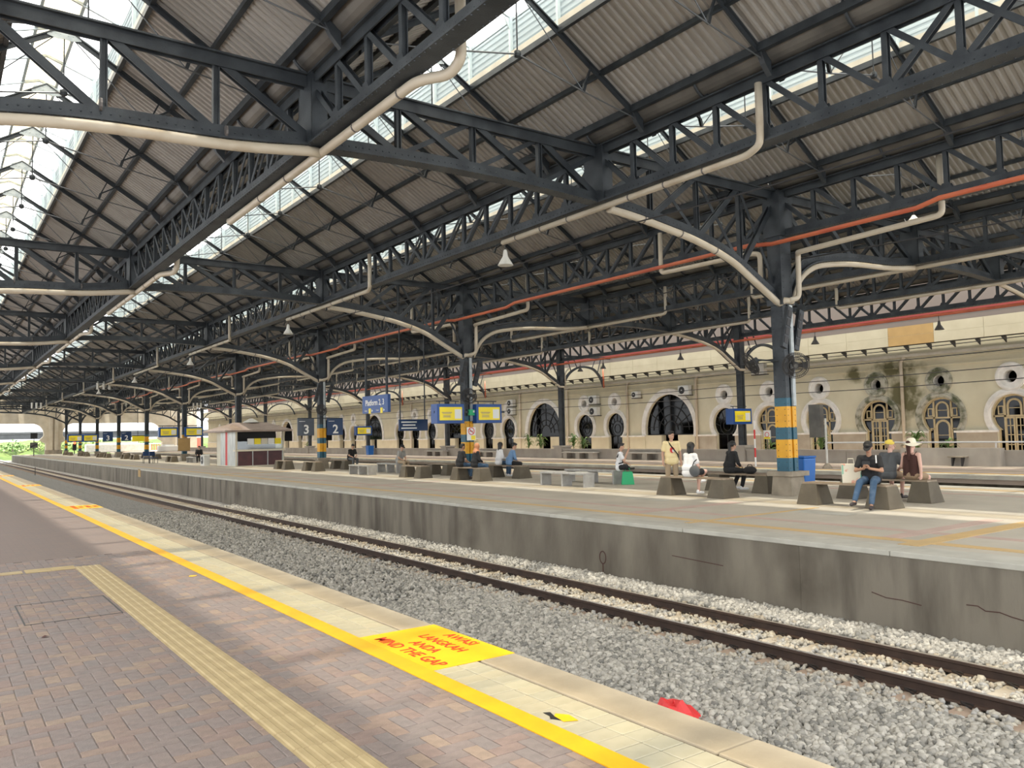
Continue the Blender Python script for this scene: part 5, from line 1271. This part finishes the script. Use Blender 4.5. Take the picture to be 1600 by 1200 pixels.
person('woman in wide straw sun hat and dark brown top seen from behind', (XFR, at_x(1424, XFR), 0), (1, -.1), shirt='cloth_brown', trous='cloth_tan', skin='skin_pale', hat='straw', hair='tail', haircol='cloth_brown', tank=True, arms='back', hyaw=-.1, lean=.06, legs='tucked', short=True)
t, j = person('boy in white t-shirt with black backpack strap eating', (18.45, at_x(968, 18.45), 0), (.72, -.70), seat=.45, shirt='cloth_white', trous='cloth_black', arms='mouth', legs='lotus', lean=.10, hpitch=.15)
part('backpack_strap', MB().tube([j['sh'][1]+Vector((-.02, -.105, -.13)), j['sh'][1]+Vector((-.03, -.03, .07)), j['sh'][1]+Vector((-.02, .09, -.05)), j['sh'][1]+Vector((.03, .07, -.30)), j['sh'][1]+Vector((.02, -.06, -.33))], .022, 6), 'cloth_black', t)
G = dict(near=False)
person('man in black t-shirt seated beside the woman in headscarf', (16.6, at_x(719, 16.6), 0), (1, -.1), shirt='cloth_black', trous='denim', skin='skin_tan', lean=.18, **G)
person('seated woman in black with orange brown headscarf', (16.6, at_x(742, 16.6), 0), (1, -.25), shirt='cloth_black', trous='denim', hair='hijab', sleeve='long', lean=.15, **G)
person('seated woman in white shirt with long dark hair beside blue-shirted man', (18.55, at_x(780, 18.55), 0), (1, -.25), shirt='cloth_white', trous='denim', hair='long', lean=.1, shoes='cloth_white', sleeve='long', **G)
person('seated man in blue shirt leaning over beside white-shirted woman', (18.55, at_x(796, 18.55), 0), (.9, -.4), shirt='denim_shirt', trous='cloth_black', lean=.35, hpitch=.4, sleeve='long', **G)
person('seated person in grey shirt and dark cap on rear grey bench', (18.0, at_x(624, 18.0), 0), (.35, -.95), seat=.45, shirt='cloth_lightgrey', trous='cloth_khaki', hat='cap', hpitch=.4, lean=.3, **G)
person('seated person in black shirt bent over near the 2 sign', (18.4, at_x(548, 18.4), 0), (.2, -1), shirt='cloth_black', trous='cloth_grey', hpitch=.5, lean=.35, **G)
person('distant dark-clothed person seated left of the kiosk', (16.9, at_x(311, 16.9), 0), (-.3, -1), seat=.45, shirt='cloth_black', trous='cloth_black', sleeve='long', lean=.3, hpitch=.4, **G)

# ------------------------------------------------------------------ bags and small things
def tote(lb, loc, w, dp, h, m, rz=0, m2=None, taper=.8):
    t = thing('shopping_bag', lb, 'bag', loc, rz); mb = MB().taper((0, 0, 0), (w, dp), (w*taper+.04, dp*.75), h); bevel(part('bag_body', mb, m, t), .012)
    if m2: part('side_gusset', MB().box((-w/2-.004, -dp/2+.01, .01), (-w/2+.03, dp/2-.01, h-.02)), m2, t)
    for s in (-1, 1): part('handle', MB().tube([(-w*.2, s*dp*.3, h-.02), (-w*.14, s*dp*.3, h+.11), (w*.14, s*dp*.3, h+.11), (w*.2, s*dp*.3, h-.02)], .009, 6), m, t)
    return t
yb = at_x(1329, XN); t = tote('large floral paper shopping bag standing on the front bench', (XN+.02, yb, .497), .36, .17, .42, 'bag_paper', math.radians(-58), 'bag_mint', 1.0)
tote('teal cloth bag on the bench behind the phone man', (XN+.12, at_x(1341, XN+.12), .497), .24, .14, .24, 'bag_teal', math.radians(-60))
q = unproj(981, 757, 0); tote('green woven tote bag on the floor beside the boy', (q.x, q.y, 0), .42, .28, .42, 'bag_green', math.radians(-40), None, .65)
q = unproj(972, 756, 0); tote('blue bag on the floor behind the green tote', (q.x+.12, q.y+.18, 0), .24, .2, .32, 'bag_blue', math.radians(-40))
t = thing('handbag', 'black handbag lying on rear bench beside person in black', 'bag', (XFR+.1, at_x(1172, XFR+.1), .497)); mb = MB(); ellip(mb, (0, 0, .10), (.15, .20, .11)); part('bag_body', mb, 'cloth_black', t, smooth=True); part('handle', MB().tube([(0, -.1, .18), (0, -.05, .25), (0, .05, .25), (0, .1, .18)], .01, 6), 'cloth_black', t)
t = thing('handbag', 'grey shoulder bag at the back of the white-shirted woman', 'bag', (XN-.19, at_x(1085, XN-.2), .50)); mb = MB(); ellip(mb, (0, 0, .16), (.075, .17, .15)); part('bag_body', mb, 'cloth_grey', t, smooth=True); part('strap', MB().tube([(.0, .08, .27), (.05, .05, .40), (.10, .0, .46)], .013, 6), 'cloth_black', t)
# blue bin
q = unproj(1253, 773, 0); t = thing('litter_bin', 'tall blue bin beside nearest banded column', 'bin', (18.95, onX(1253, 740, 18.95).y, 0)); bevel(part('bin_body', MB().taper((0, 0, 0), (.46, .46), (.54, .54), .92), 'blue_bin', t), .04, 3); bevel(part('bin_rim', MB().box((-.28, -.28, .92), (.28, .28, .97)), 'blue_bin', t), .02)
for px, x, lb in ((578, 34.6, 'small blue bin at the planter wall below the hanging sign'), (733, 20.3, 'blue bin glimpsed between the seated man and headscarf woman')):
    t = thing('litter_bin', lb, 'bin', (x, at_x(px, x, 720), 0)); part('bin_body', MB().taper((0, 0, 0), (.5, .5), (.6, .6), .85), 'blue_bin', t); part('bin_rim', MB().box((-.34, -.34, .85), (.34, .34, .9)), 'blue_bin', t)
# poles
q = onX(1293, 690, 30.6); t = thing('barrier_pole', 'thin white pole with round base on the far platform', 'pole', (30.6, onX(1293, 735, 30.6).y, 0)); part('pole_tube', MB().tube([(0, 0, 0), (0, 0, 2.1)], .045, 8), 'ac_white', t); part('pole_base', MB().lathe([(.22, 0), (.2, .05), (.07, .22)], n=12), 'pedestal', t)
part('control_box', MB().box((-.05, .2, 1.3), (.2, .75, 2.7)), 'gutter_metal', t)
t = thing('barrier_pole', 'red and white striped pole in front of the planter wall', 'pole', (30.8, onX(1181, 730, 30.8).y, 0))
for i in range(5): part('stripe', MB().tube([(0, 0, .42*i), (0, 0, .42*(i+1))], .04, 8), 'white' if i % 2 == 0 else 'red', t)

# ------------------------------------------------------------------ signs
def lines(mb, x0, x1, y, z, n, dz, h):
    for i in range(n): w = (x1-x0)*(1-.18*(i % 2)); c = (x0+x1)/2; mb.box((c-w/2, y-.003, z-dz*i), (c+w/2, y, z-dz*i+h))
def screen(cx, y, z0, z1, w, lb, dep=.5, arm=None):
    t = thing('display_screen', lb, 'screen', (cx, y, 0), 0, 'blue framed display screens'); h = z1-z0
    bevel(part('housing', MB().box((-w/2, 0, z0), (w/2, dep, z1)), 'sign_blue', t), .01); mx, mz = w*.085, h*.16
    p = part('screen_face', MB().box((-w/2+mx, -.012, z0+mz), (w/2-mx, .0, z1-mz)), 'screen_yellow', t)
    part('blank_panel', MB().box((w*.14, -.016, z0+mz+h*.08), (w/2-mx-w*.03, -.011, z1-mz-h*.12)), 'screen_pale', p)
    m_ = MB(); lines(m_, -w*.34, w*.04, -.012, z0+h*.55, 2, h*.055, h*.03); lines(m_, -w*.30, w*.0, -.012, z0+h*.40, 3, h*.045, h*.022); part('small_print', m_, 'kiosk_roof', p)
    part('hanger', MB().tube([(-w*.3, dep/2, z1), (-w*.3, dep/2, z1+.12)], .02, 6).tube([(w*.3, dep/2, z1), (w*.3, dep/2, z1+.12)], .02, 6).box((-w*.42, dep/2-.02, z1+.10), (w*.42, dep/2+.02, z1+.14)), 'steel', t)
    if arm is not None: a_, b_ = min(-w/2, arm-cx), max(w/2, arm-cx); part('bracket_arm', MB().box((a_, dep/2-.03, z1+.08), (b_, dep/2+.03, z1+.15)), 'steel', t)
    return t
yk = FY[1]-.55
screen(16.88, yk, 2.20, 2.98, 1.26, 'blue framed yellow screen left of the no-smoking column'); screen(18.73, yk, 2.20, 2.98, 1.26, 'blue framed yellow screen right of the no-smoking column')
part('bracket_arm', MB().box((-1.7, -.3, 2.62), (1.7, -.24, 2.70)), 'steel', [o for o in C.objects if o.get('label') == CN[1]][0])
for dx, lb in ((-1.15, 'distant blue framed screen left of the amber sign column'), (.95, 'distant blue framed screen right of the amber sign column')): screen(ROW[3]+dx-.3, FY[4]-.5, 2.1, 2.95, 1.55, lb, arm=ROW[3])
for dx, lb in ((-1.9, 'tiny far screen left of the second 3 sign'), (-.1, 'tiny far screen beside the second 3 sign')): screen(ROW[3]+dx-.8, FY[7]-.4, 1.9, 2.9, 1.8, lb, arm=ROW[3])
q = onX(1143, 651, 34.9); screen(34.7, FY[1]-.7, q.z-.42, q.z+.40, 1.5, 'blue framed screen on the first planter column'); q = onX(569, 673, 34.9); screen(34.9, q.y, q.z-.45, q.z+.45, 1.7, 'small blue framed screen in front of the distant archway')
def numsign(cx, y, z0, z1, w, num, m, lb):
    t = thing('platform_number_sign', lb, 'sign', (cx, y, 0)); bevel(part('panel', MB().box((-w/2, 0, z0), (w/2, .10, z1)), m, t), .008)
    o = obj('numeral', text_mesh('numeral', num, (z1-z0)*.74, 'white', .004, bold=.014), t, (.02, -.006, z0+(z1-z0)*.34), (math.pi/2, 0, 0)); o['label'] = 'white numeral %s' % num
    m_ = MB(); lines(m_, -w*.42, -w*.05, -.002, z1-.16, 1, .05, .025); part('small_print', m_, 'screen_pale', t); dx = ROW[3]-cx; a_, b_ = min(-w/2, dx), max(w/2, dx); part('hanger', MB().box((a_, .03, z1), (b_, .07, z1+.05)).box((dx-.06, .03, z1), (dx, .40, z1+.05)), 'steel', t)
for k, nm in ((2, 'on the third banded column'), (6, 'far down the island')):
    s = 1 if k == 2 else 1.15
    numsign(ROW[3]-1.10*s, FY[k]-.4, 1.88, 1.88+.94*s, .95*s, '3', 'sign_grey' if k == 2 else 'sign_navy', 'square dark sign with white number 3 %s' % nm); numsign(ROW[3]+.62*s, FY[k]-.4, 1.88, 1.88+.94*s, .95*s, '2', 'sign_navy', 'square blue sign with white number 2 %s' % nm)
# hanging platform sign, parallel to the tracks
a, b = onX(566, 620, 17.75), onX(606, 643, 17.75); yc = (a.y+b.y)/2; wd = a.y-b.y; z0, z1 = b.z-.02, a.z
t = thing('hanging_sign', 'large blue hanging sign with white lettering and yellow arrow boxes', 'sign', (17.75, yc, 0)); RT = (math.pi/2, 0, -math.pi/2)
bevel(part('panel', MB().box((0, -wd/2, z0), (.16, wd/2, z1)), 'sign_blue', t), .01); obj('lettering', text_mesh('lettering', 'Platform 2, 3', .40, 'white', .004, bold=.008), t, (-.006, 0, z0+(z1-z0)*.58), RT)
for dy, tx in ((wd*.20, 'Keluar'), (-wd*.26, 'Keluar')):
    part('arrow_box', MB().box((-.012, dy-.14, z0-.02), (0, dy+.10, z0+.24)), 'screen_yellow', t); obj('lettering', text_mesh('lettering', tx, .12, 'white', .003), t, (-.006, dy+.42, z0+.13), RT); part('arrow', MB().prism([(dy-.22, z0+.19), (dy-.22, z0+.05), (dy-.36, z0+.12)], 'x', -.008, 0), 'white', t)
for y in (-wd*.42, wd*.40): part('hanger_post', MB().box((.03, y-.05, z1), (.12, y+.05, ZB)), 'steel', t)
# sign below: route board
a, b = onX(641, 662, 17.9), onX(665, 666, 17.9); t = thing('route_board', 'dark blue route board with white lines left of twin screens', 'sign', (17.0, FY[1]+2.6, 0)); q = onY(648, 661, FY[1]+2.6)
bevel(part('panel', MB().box((q.x-17.0-.75, 0, q.z-.33), (q.x-17.0+.65, .08, q.z+.16)), 'sign_navy', t), .006); m_ = MB(); lines(m_, q.x-17.0-.65, q.x-17.0+.1, 0, q.z+.02, 3, .13, .05); part('small_print', m_, 'screen_pale', t); part('hanger_post', MB().box((q.x-17.7, .02, q.z+.16), (q.x-17.66, .06, ZB+.3)).box((q.x-16.5, .02, q.z+.16), (q.x-16.46, .06, ZB+.3)), 'steel', t)
# no smoking sign on the second column
t = thing('no_smoking_sign', 'white no-smoking notice with red circle and yellow patch', 'sign', (ROW[3]-.02, FY[1]-.29, 0)); q = onY(720, 677, FY[1]-.3); zc_ = q.z
part('panel', MB().box((-.20, -.02, zc_-.30), (.22, 0, zc_+.24)), 'white', t); part('yellow_patch', MB().box((.0, -.025, zc_-.28), (.20, -.019, zc_-.10)), 'screen_yellow', t)
rr = MB().band([(x*.125+.01, z*.125+zc_+.08) for x, z in circ(0, 0, 1, 20)], [(x*.155+.01, z*.155+zc_+.08) for x, z in circ(0, 0, 1, 20)], 'y', -.028, -.02).bar((-.09, -.024, zc_+.18), (.11, -.024, zc_-.02), .03, .008, (0, 1, 0)); part('red_ring', rr, 'red', t); part('cigarette', MB().box((-.08, -.0255, zc_+.065), (.10, -.02, zc_+.09)), 'black', t)
q = onY(1186, 689, FY[1]-1); t = thing('no_smoking_sign', 'small no-smoking notice beside first planter column', 'sign', (36.0, q.y-.2, 0)); zc_ = 1.28; part('panel', MB().box((0, -.22, zc_-.12), (.02, .22, zc_+.35)), 'white', t); part('red_ring', MB().band(circ(0, zc_+.12, .11), circ(0, zc_+.12, .14), 'x', -.01, .0), 'red', t); part('yellow_patch', MB().box((-.006, -.2, zc_-.11), (0, .2, zc_+.0)), 'screen_yellow', t); part('post', MB().tube([(.03, 0, 0), (.03, 0, zc_)], .025, 6), 'steel', t)
# amber board at the fifth column, green exit light
t = thing('amber_board', 'square amber notice board on the fifth banded column', 'sign', (ROW[3]-.1, FY[4]-.3, 0)); bevel(part('panel', MB().box((-.55, -.1, .9), (.45, 0, 1.95)), 'fascia_tan', t), .01); part('frame', MB().box((-.60, -.06, .85), (.50, 0, .9)).box((-.60, -.06, 1.95), (.50, 0, 2.0)), 'kiosk_roof', t)
t = thing('exit_box', 'small green exit box between the twin screens', 'sign', (ROW[3]+.0, FY[1]-.42, 0)); part('box', MB().box((-.16, 0, 2.52), (.30, .12, 2.76)), 'bag_green', t); part('label_strip', MB().box((.02, -.004, 2.64), (.24, 0, 2.72)), 'white', t)
for k in (5,):
    t = thing('yellow_banner', 'small yellow green banner near a distant column', 'sign', (ROW[3]-.85, FY[k]-.2, 0)); part('bracket_arm', MB().box((-.6, 0, 2.35), (.85, .06, 2.42)), 'steel', t); part('panel', MB().box((-.6, 0, 1.8), (.55, .06, 2.35)), 'screen_yellow', t); part('hanger_post', MB().box((-.1, .01, 2.35), (-.05, .05, ZB)), 'steel', t)
# far end signal and posts
q = onY(116.5, 692, 150); t = thing('signal_post', 'red signal light beside a far column', 'signal', (q.x, 150, 0)); part('post', MB().tube([(0, .1, 0), (0, .1, 3.2)], .07, 8), 'dark_metal', t); part('head', MB().box((-.28, -.05, .6), (.28, .15, 1.7)), 'black', t); part('lamp', MB().lathe([(.20, -.08), (.18, -.1)], (0, 0, q.z), 12, 'y'), 'signal_red', t)
q = onY(53, 690, 140); t = thing('speed_board', 'dark post with striped boards at the island tip', 'post', (q.x, 140, 0)); part('post', MB().tube([(0, 0, 0), (0, 0, 3.0)], .06, 8), 'dark_metal', t); part('upper_board', MB().box((-.45, -.05, 2.6), (.45, .05, 3.4)), 'black', t); part('striped_board', MB().box((-.5, -.05, 1.2), (.5, .05, 2.0)), 'gutter_metal', t); part('stripe', MB().bar((-.45, -.06, 1.35), (.45, -.06, 1.75), .14, .01, (0, 1, 0)), 'black', t)

# ------------------------------------------------------------------ kiosk
kx0, kx1, ky0, ky1 = 15.85, 19.0, 52.7, 57.0
kz = onY(400, 674, ky0).z; t = thing('kiosk', 'snack kiosk with brown pitched roof and maroon counter', 'kiosk', ((kx0+kx1)/2, (ky0+ky1)/2, 0)); hx_, hy_ = (kx1-kx0)/2, (ky1-ky0)/2
part('floor_plinth', MB().box((-hx_, -hy_, 0), (hx_, hy_, .06)), 'kiosk_cream', t)
for i in range(3):
    x0 = -hx_+.1+(2*hx_-.2)/3*i; part('counter_panel', MB().box((x0+.02, -hy_, .06), (x0+(2*hx_-.2)/3-.02, -hy_+.06, .98)), 'maroon', t)
for x in np.linspace(-hx_+.1, hx_-.1, 4): part('counter_post', MB().box((x-.03, -hy_-.01, .06), (x+.03, -hy_+.07, .98)), 'kiosk_silver', t)
bevel(part('counter_top', MB().box((-hx_-.1, -hy_-.22, .98), (hx_+.05, -hy_+.3, 1.10)), 'kiosk_cream', t), .015)
part('back_wall', MB().box((-hx_, hy_-.06, .06), (hx_, hy_, kz)), 'kiosk_cream', t); part('inner_wall', MB().box((-hx_+.1, -hy_+1.3, .06), (hx_-.1, -hy_+1.36, kz)), 'black', t)
for i, (m, y0, y1) in enumerate((('kiosk_cream', hy_-.9, hy_), ('kiosk_silver', hy_-2.0, hy_-.9), ('red', hy_-2.45, hy_-2.0), ('kiosk_silver', -hy_+.16, hy_-2.45))): part('side_panel', MB().box((-hx_, y0, .06), (-hx_+.05, y1-.01, kz)), m, t)
for x in (-hx_, hx_-.08): part('corner_post', MB().box((x, -hy_, .06), (x+.1, -hy_+.12, kz)), 'kiosk_cream', t)
part('serving_glass', MB().box((-hx_+.1, -hy_+.04, 1.10), (hx_-.08, -hy_+.05, 1.62)), 'kiosk_glass', t)
for i in range(5): part('menu_poster', MB().box((-hx_+.75+.45*i, -hy_+.02, 1.42), (-hx_+1.17+.45*i, -hy_+.035, 1.80)), ['screen_pale', 'screen_yellow', 'kiosk_cream', 'white', 'screen_yellow'][i], t)
m_ = MB(); e = .45; rz_ = kz+.62
B_ = [(-hx_-e-.35, -hy_-e), (hx_+e, -hy_-e), (hx_+e, hy_+e), (-hx_-e-.35, hy_+e)]; Tp = [(-hx_+.5, -.2), (hx_-.5, -.2), (hx_-.5, .2), (-hx_+.5, .2)]
m_.add([(x, y, kz-.02) for x, y in B_]+[(x, y, kz+.09) for x, y in B_]+[(x, y, rz_) for x, y in Tp], [(0, 3, 2, 1), (0, 1, 5, 4), (1, 2, 6, 5), (2, 3, 7, 6), (3, 0, 4, 7), (4, 5, 9, 8), (5, 6, 10, 9), (6, 7, 11, 10), (7, 4, 8, 11), (8, 9, 10, 11)])
part('roof', m_, 'kiosk_roof', t); part('roof_vent', MB().lathe([(.55, 0), (.5, .06), (.1, .28)], (0.1, 0, rz_), 14), 'ac_white', t)
q = onX(323, 724, 15.3); t = thing('air_conditioner', 'outdoor air conditioner unit on the floor left of the kiosk', 'air conditioner', (15.4, 58.2, 0)); bevel(part('casing', MB().box((-.2, -.45, 0), (.2, .45, .72)), 'ac_white', t), .02); part('fan_grille', MB().band([(p[0], p[1]) for p in circ(0, .38, .04)], circ(0, .38, .27), 'x', -.22, -.2), 'black', t); part('fan_hub', MB().lathe([(.06, -.23), (.05, -.24)], (0, 0, .38), 10, 'x'), 'ac_white', t)

# ------------------------------------------------------------------ fans, lamps, speakers on the columns
def fan(loc, aim, r, lb, arm):
    t = thing('wall_fan', lb, 'fan', loc, 0, 'fans on the columns'); d = Vector(aim).normalized(); M = d.to_track_quat('Z', 'Y').to_matrix()
    g_ = MB()
    for z, rr in ((.05, .55), (.07, .2), (.03, .85), (-.06, .6), (-.04, .9), (0, 1.0)): g_.tube([M@Vector((r*rr*math.cos(a), r*rr*math.sin(a), z)) for a in np.linspace(0, 2*math.pi, 25)], .012, 4, False)
    for a in np.linspace(0, 2*math.pi, 41)[:-1]: g_.tube([M@Vector((.03*math.cos(a), .03*math.sin(a), .075)), M@Vector((r*.85*math.cos(a), r*.85*math.sin(a), .035)), M@Vector((r*math.cos(a), r*math.sin(a), 0)), M@Vector((r*.6*math.cos(a), r*.6*math.sin(a), -.06))], .004, 4, False)
    part('guard', g_, 'dark_metal', t)
    for k in range(3):
        a = 2.1*k; vs = [M@Vector((rr*r*math.cos(a+b_), rr*r*math.sin(a+b_), zz)) for rr, b_, zz in ((.15, -.3, .02), (.85, -.35, .025), (.9, .3, -.03), (.15, .5, -.02))]; o = part('blade', MB().add(vs, [(0, 1, 2, 3)]), 'dark_metal', t); sl = o.modifiers.new('solid', 'SOLIDIFY'); sl.thickness = .006
    h_ = MB().tube([M@Vector((0, 0, -.22)), M@Vector((0, 0, -.06)), M@Vector((0, 0, .06))], [.07, .085, .05], 10); part('motor', h_, 'steel', t); part('hub_badge', MB().tube([M@Vector((0, 0, .076)), M@Vector((0, 0, .088))], .05, 10), 'gutter_metal', t)
    part('bracket_arm', MB().tube([M@Vector((0, 0, -.2)), Vector(arm)-Vector(loc)], .025, 6), 'steel', t)
for k, nm in ((0, 'nearest banded column'), (1, 'twin-screen column'), (2, 'column with 3 and 2 signs')):
    q1 = (ROW[3]-.62, FY[k]+.55, 3.42); q2 = (ROW[3]-.25, FY[k]-.55, 3.30)
    fan(q1, (-.75, .45, -.55), .33, 'tilted dark fan left of the %s' % nm, (ROW[3]-.24, FY[k]-.05, 3.45)); fan(q2, (-.75, -.62, -.25), .33, 'dark fan facing the camera on the %s' % nm, (ROW[3]-.05, FY[k]-.24, 3.4))
for k, nm in ((0, 'nearest banded column'), (1, 'twin-screen column'), (2, 'column with the 3 and 2 signs')):
    for s, w_ in ((-1, 'front'), (1, 'rear')):
        x = ROW[3]+s*.42; y = FY[k]-.45 if s < 0 else FY[k]-.2
        t = thing('strip_lamp', 'slanted dark louvred lamp on the %s of the %s' % (w_, nm), 'lamp', (x, y, 0)); part('housing', MB().bar((.14, 0, 4.80), (-.16, 0, 3.75), .2, .10, (0, 1, 0)), 'steel', t)
        part('louvre', MB().bar((.115, -.055, 4.70), (.065, -.055, 4.53), .14, .012, (0, 1, 0)).bar((.05, -.055, 4.48), (.0, -.055, 4.31), .14, .012, (0, 1, 0)).bar((-.015, -.055, 4.26), (-.065, -.055, 4.08), .14, .012, (0, 1, 0)).bar((-.08, -.055, 4.03), (-.13, -.055, 3.86), .14, .012, (0, 1, 0)), 'black', t); part('bracket', MB().bar((0, 0, 4.3), (-s*.3, .1, 4.3), .04, .04), 'steel', t)
bell = MB().lathe([(.03, .40), (.05, .36), (.07, .22), (.12, .14), (.19, .02), (.20, 0), (.17, 0)], n=14)
bm_ = bell.mesh('lamp_shade', 'ac_white', True); bmd = bell.mesh('lamp_shade', 'dark_metal', True); rodm = MB().tube([(0, 0, .38), (0, 0, .62)], .015, 6).mesh('lamp_rod', 'dark_metal')
for k in range(0, 5): t = thing('bell_lamp', 'grey bell-shaped lamp under the island-edge girder near the %s frame' % nth(k), 'lamp', (ROW[2]-.05, FY[k]+3.5, ZB-.7), 0, 'bell lamps'); obj('lamp_shade', bm_, t); obj('lamp_rod', rodm, t)
for i, px in enumerate((1468, 1273, 1062, 941, 905, 715)):
    q = onX(px, 520, ROW[6]-.35); t = thing('cone_lamp', 'small dark cone lamp under the red pipe before the fascia, %s from the right' % nth(i), 'lamp', (ROW[6]-.35, q.y, 5.80), 0, 'cone lamps'); obj('lamp_shade', bmd, t); obj('lamp_rod', rodm, t)
q = onX(1493, 328, 22.0); q.y = Y0+RS*(round((q.y-Y0)/RS-.5)+.5); t = thing('bell_lamp', 'flat white disc lamp hanging at the upper right', 'lamp', (22.0, q.y, q.z-.1)); part('lamp_shade', MB().lathe([(.04, .22), (.08, .16), (.19, .04), (.20, 0), (.02, .01)], n=18), 'white', t, smooth=True); part('lamp_rod', MB().tube([(0, 0, .2), (0, 0, 9.62-q.z)], .012, 6), 'dark_metal', t)
# hanging insulators far along the roof
for i, (px, py) in enumerate(((162, 603), (57, 634), (197, 634), (308, 634))):
    q = onY(px, py, FY[4] if i == 0 else FY[6]); t = thing('insulator_set', 'row of pale insulators hanging under the roof, %s from the left' % ['second', 'first', 'third', 'fourth'][i], 'insulator', (q.x, q.y, q.z))
    for j_ in range(3): part('insulator', MB().tube([(.45*(j_-1), 0, -.3), (.45*(j_-1), 0, .35)], [.09, .11], 8), 'ac_white', t)
    part('cross_bar', MB().box((-.6, -.03, .35), (.6, .03, .41)).box((-.03, -.03, .41), (.03, .03, 7.75-q.z)), 'steel', t)

# folding chairs far along the island
for i, px in enumerate((229, 240)):
    q = unproj(px, 724, 0); t = thing('folding_chair', 'small dark blue chair far along the island, %s one' % ('left' if i == 0 else 'right'), 'chair', (q.x, q.y, 0), .4*i)
    part('seat', MB().box((-.24, -.24, .43), (.24, .24, .48)), 'sign_navy', t); part('backrest', MB().box((-.24, .2, .6), (.24, .25, .95)), 'sign_navy', t)
    for x in (-.22, .22):
        for y in (-.22, .22): part('leg', MB().tube([(x, y, 0), (x, y, .95 if y > 0 else .45)], .02, 6), 'dark_metal', t)
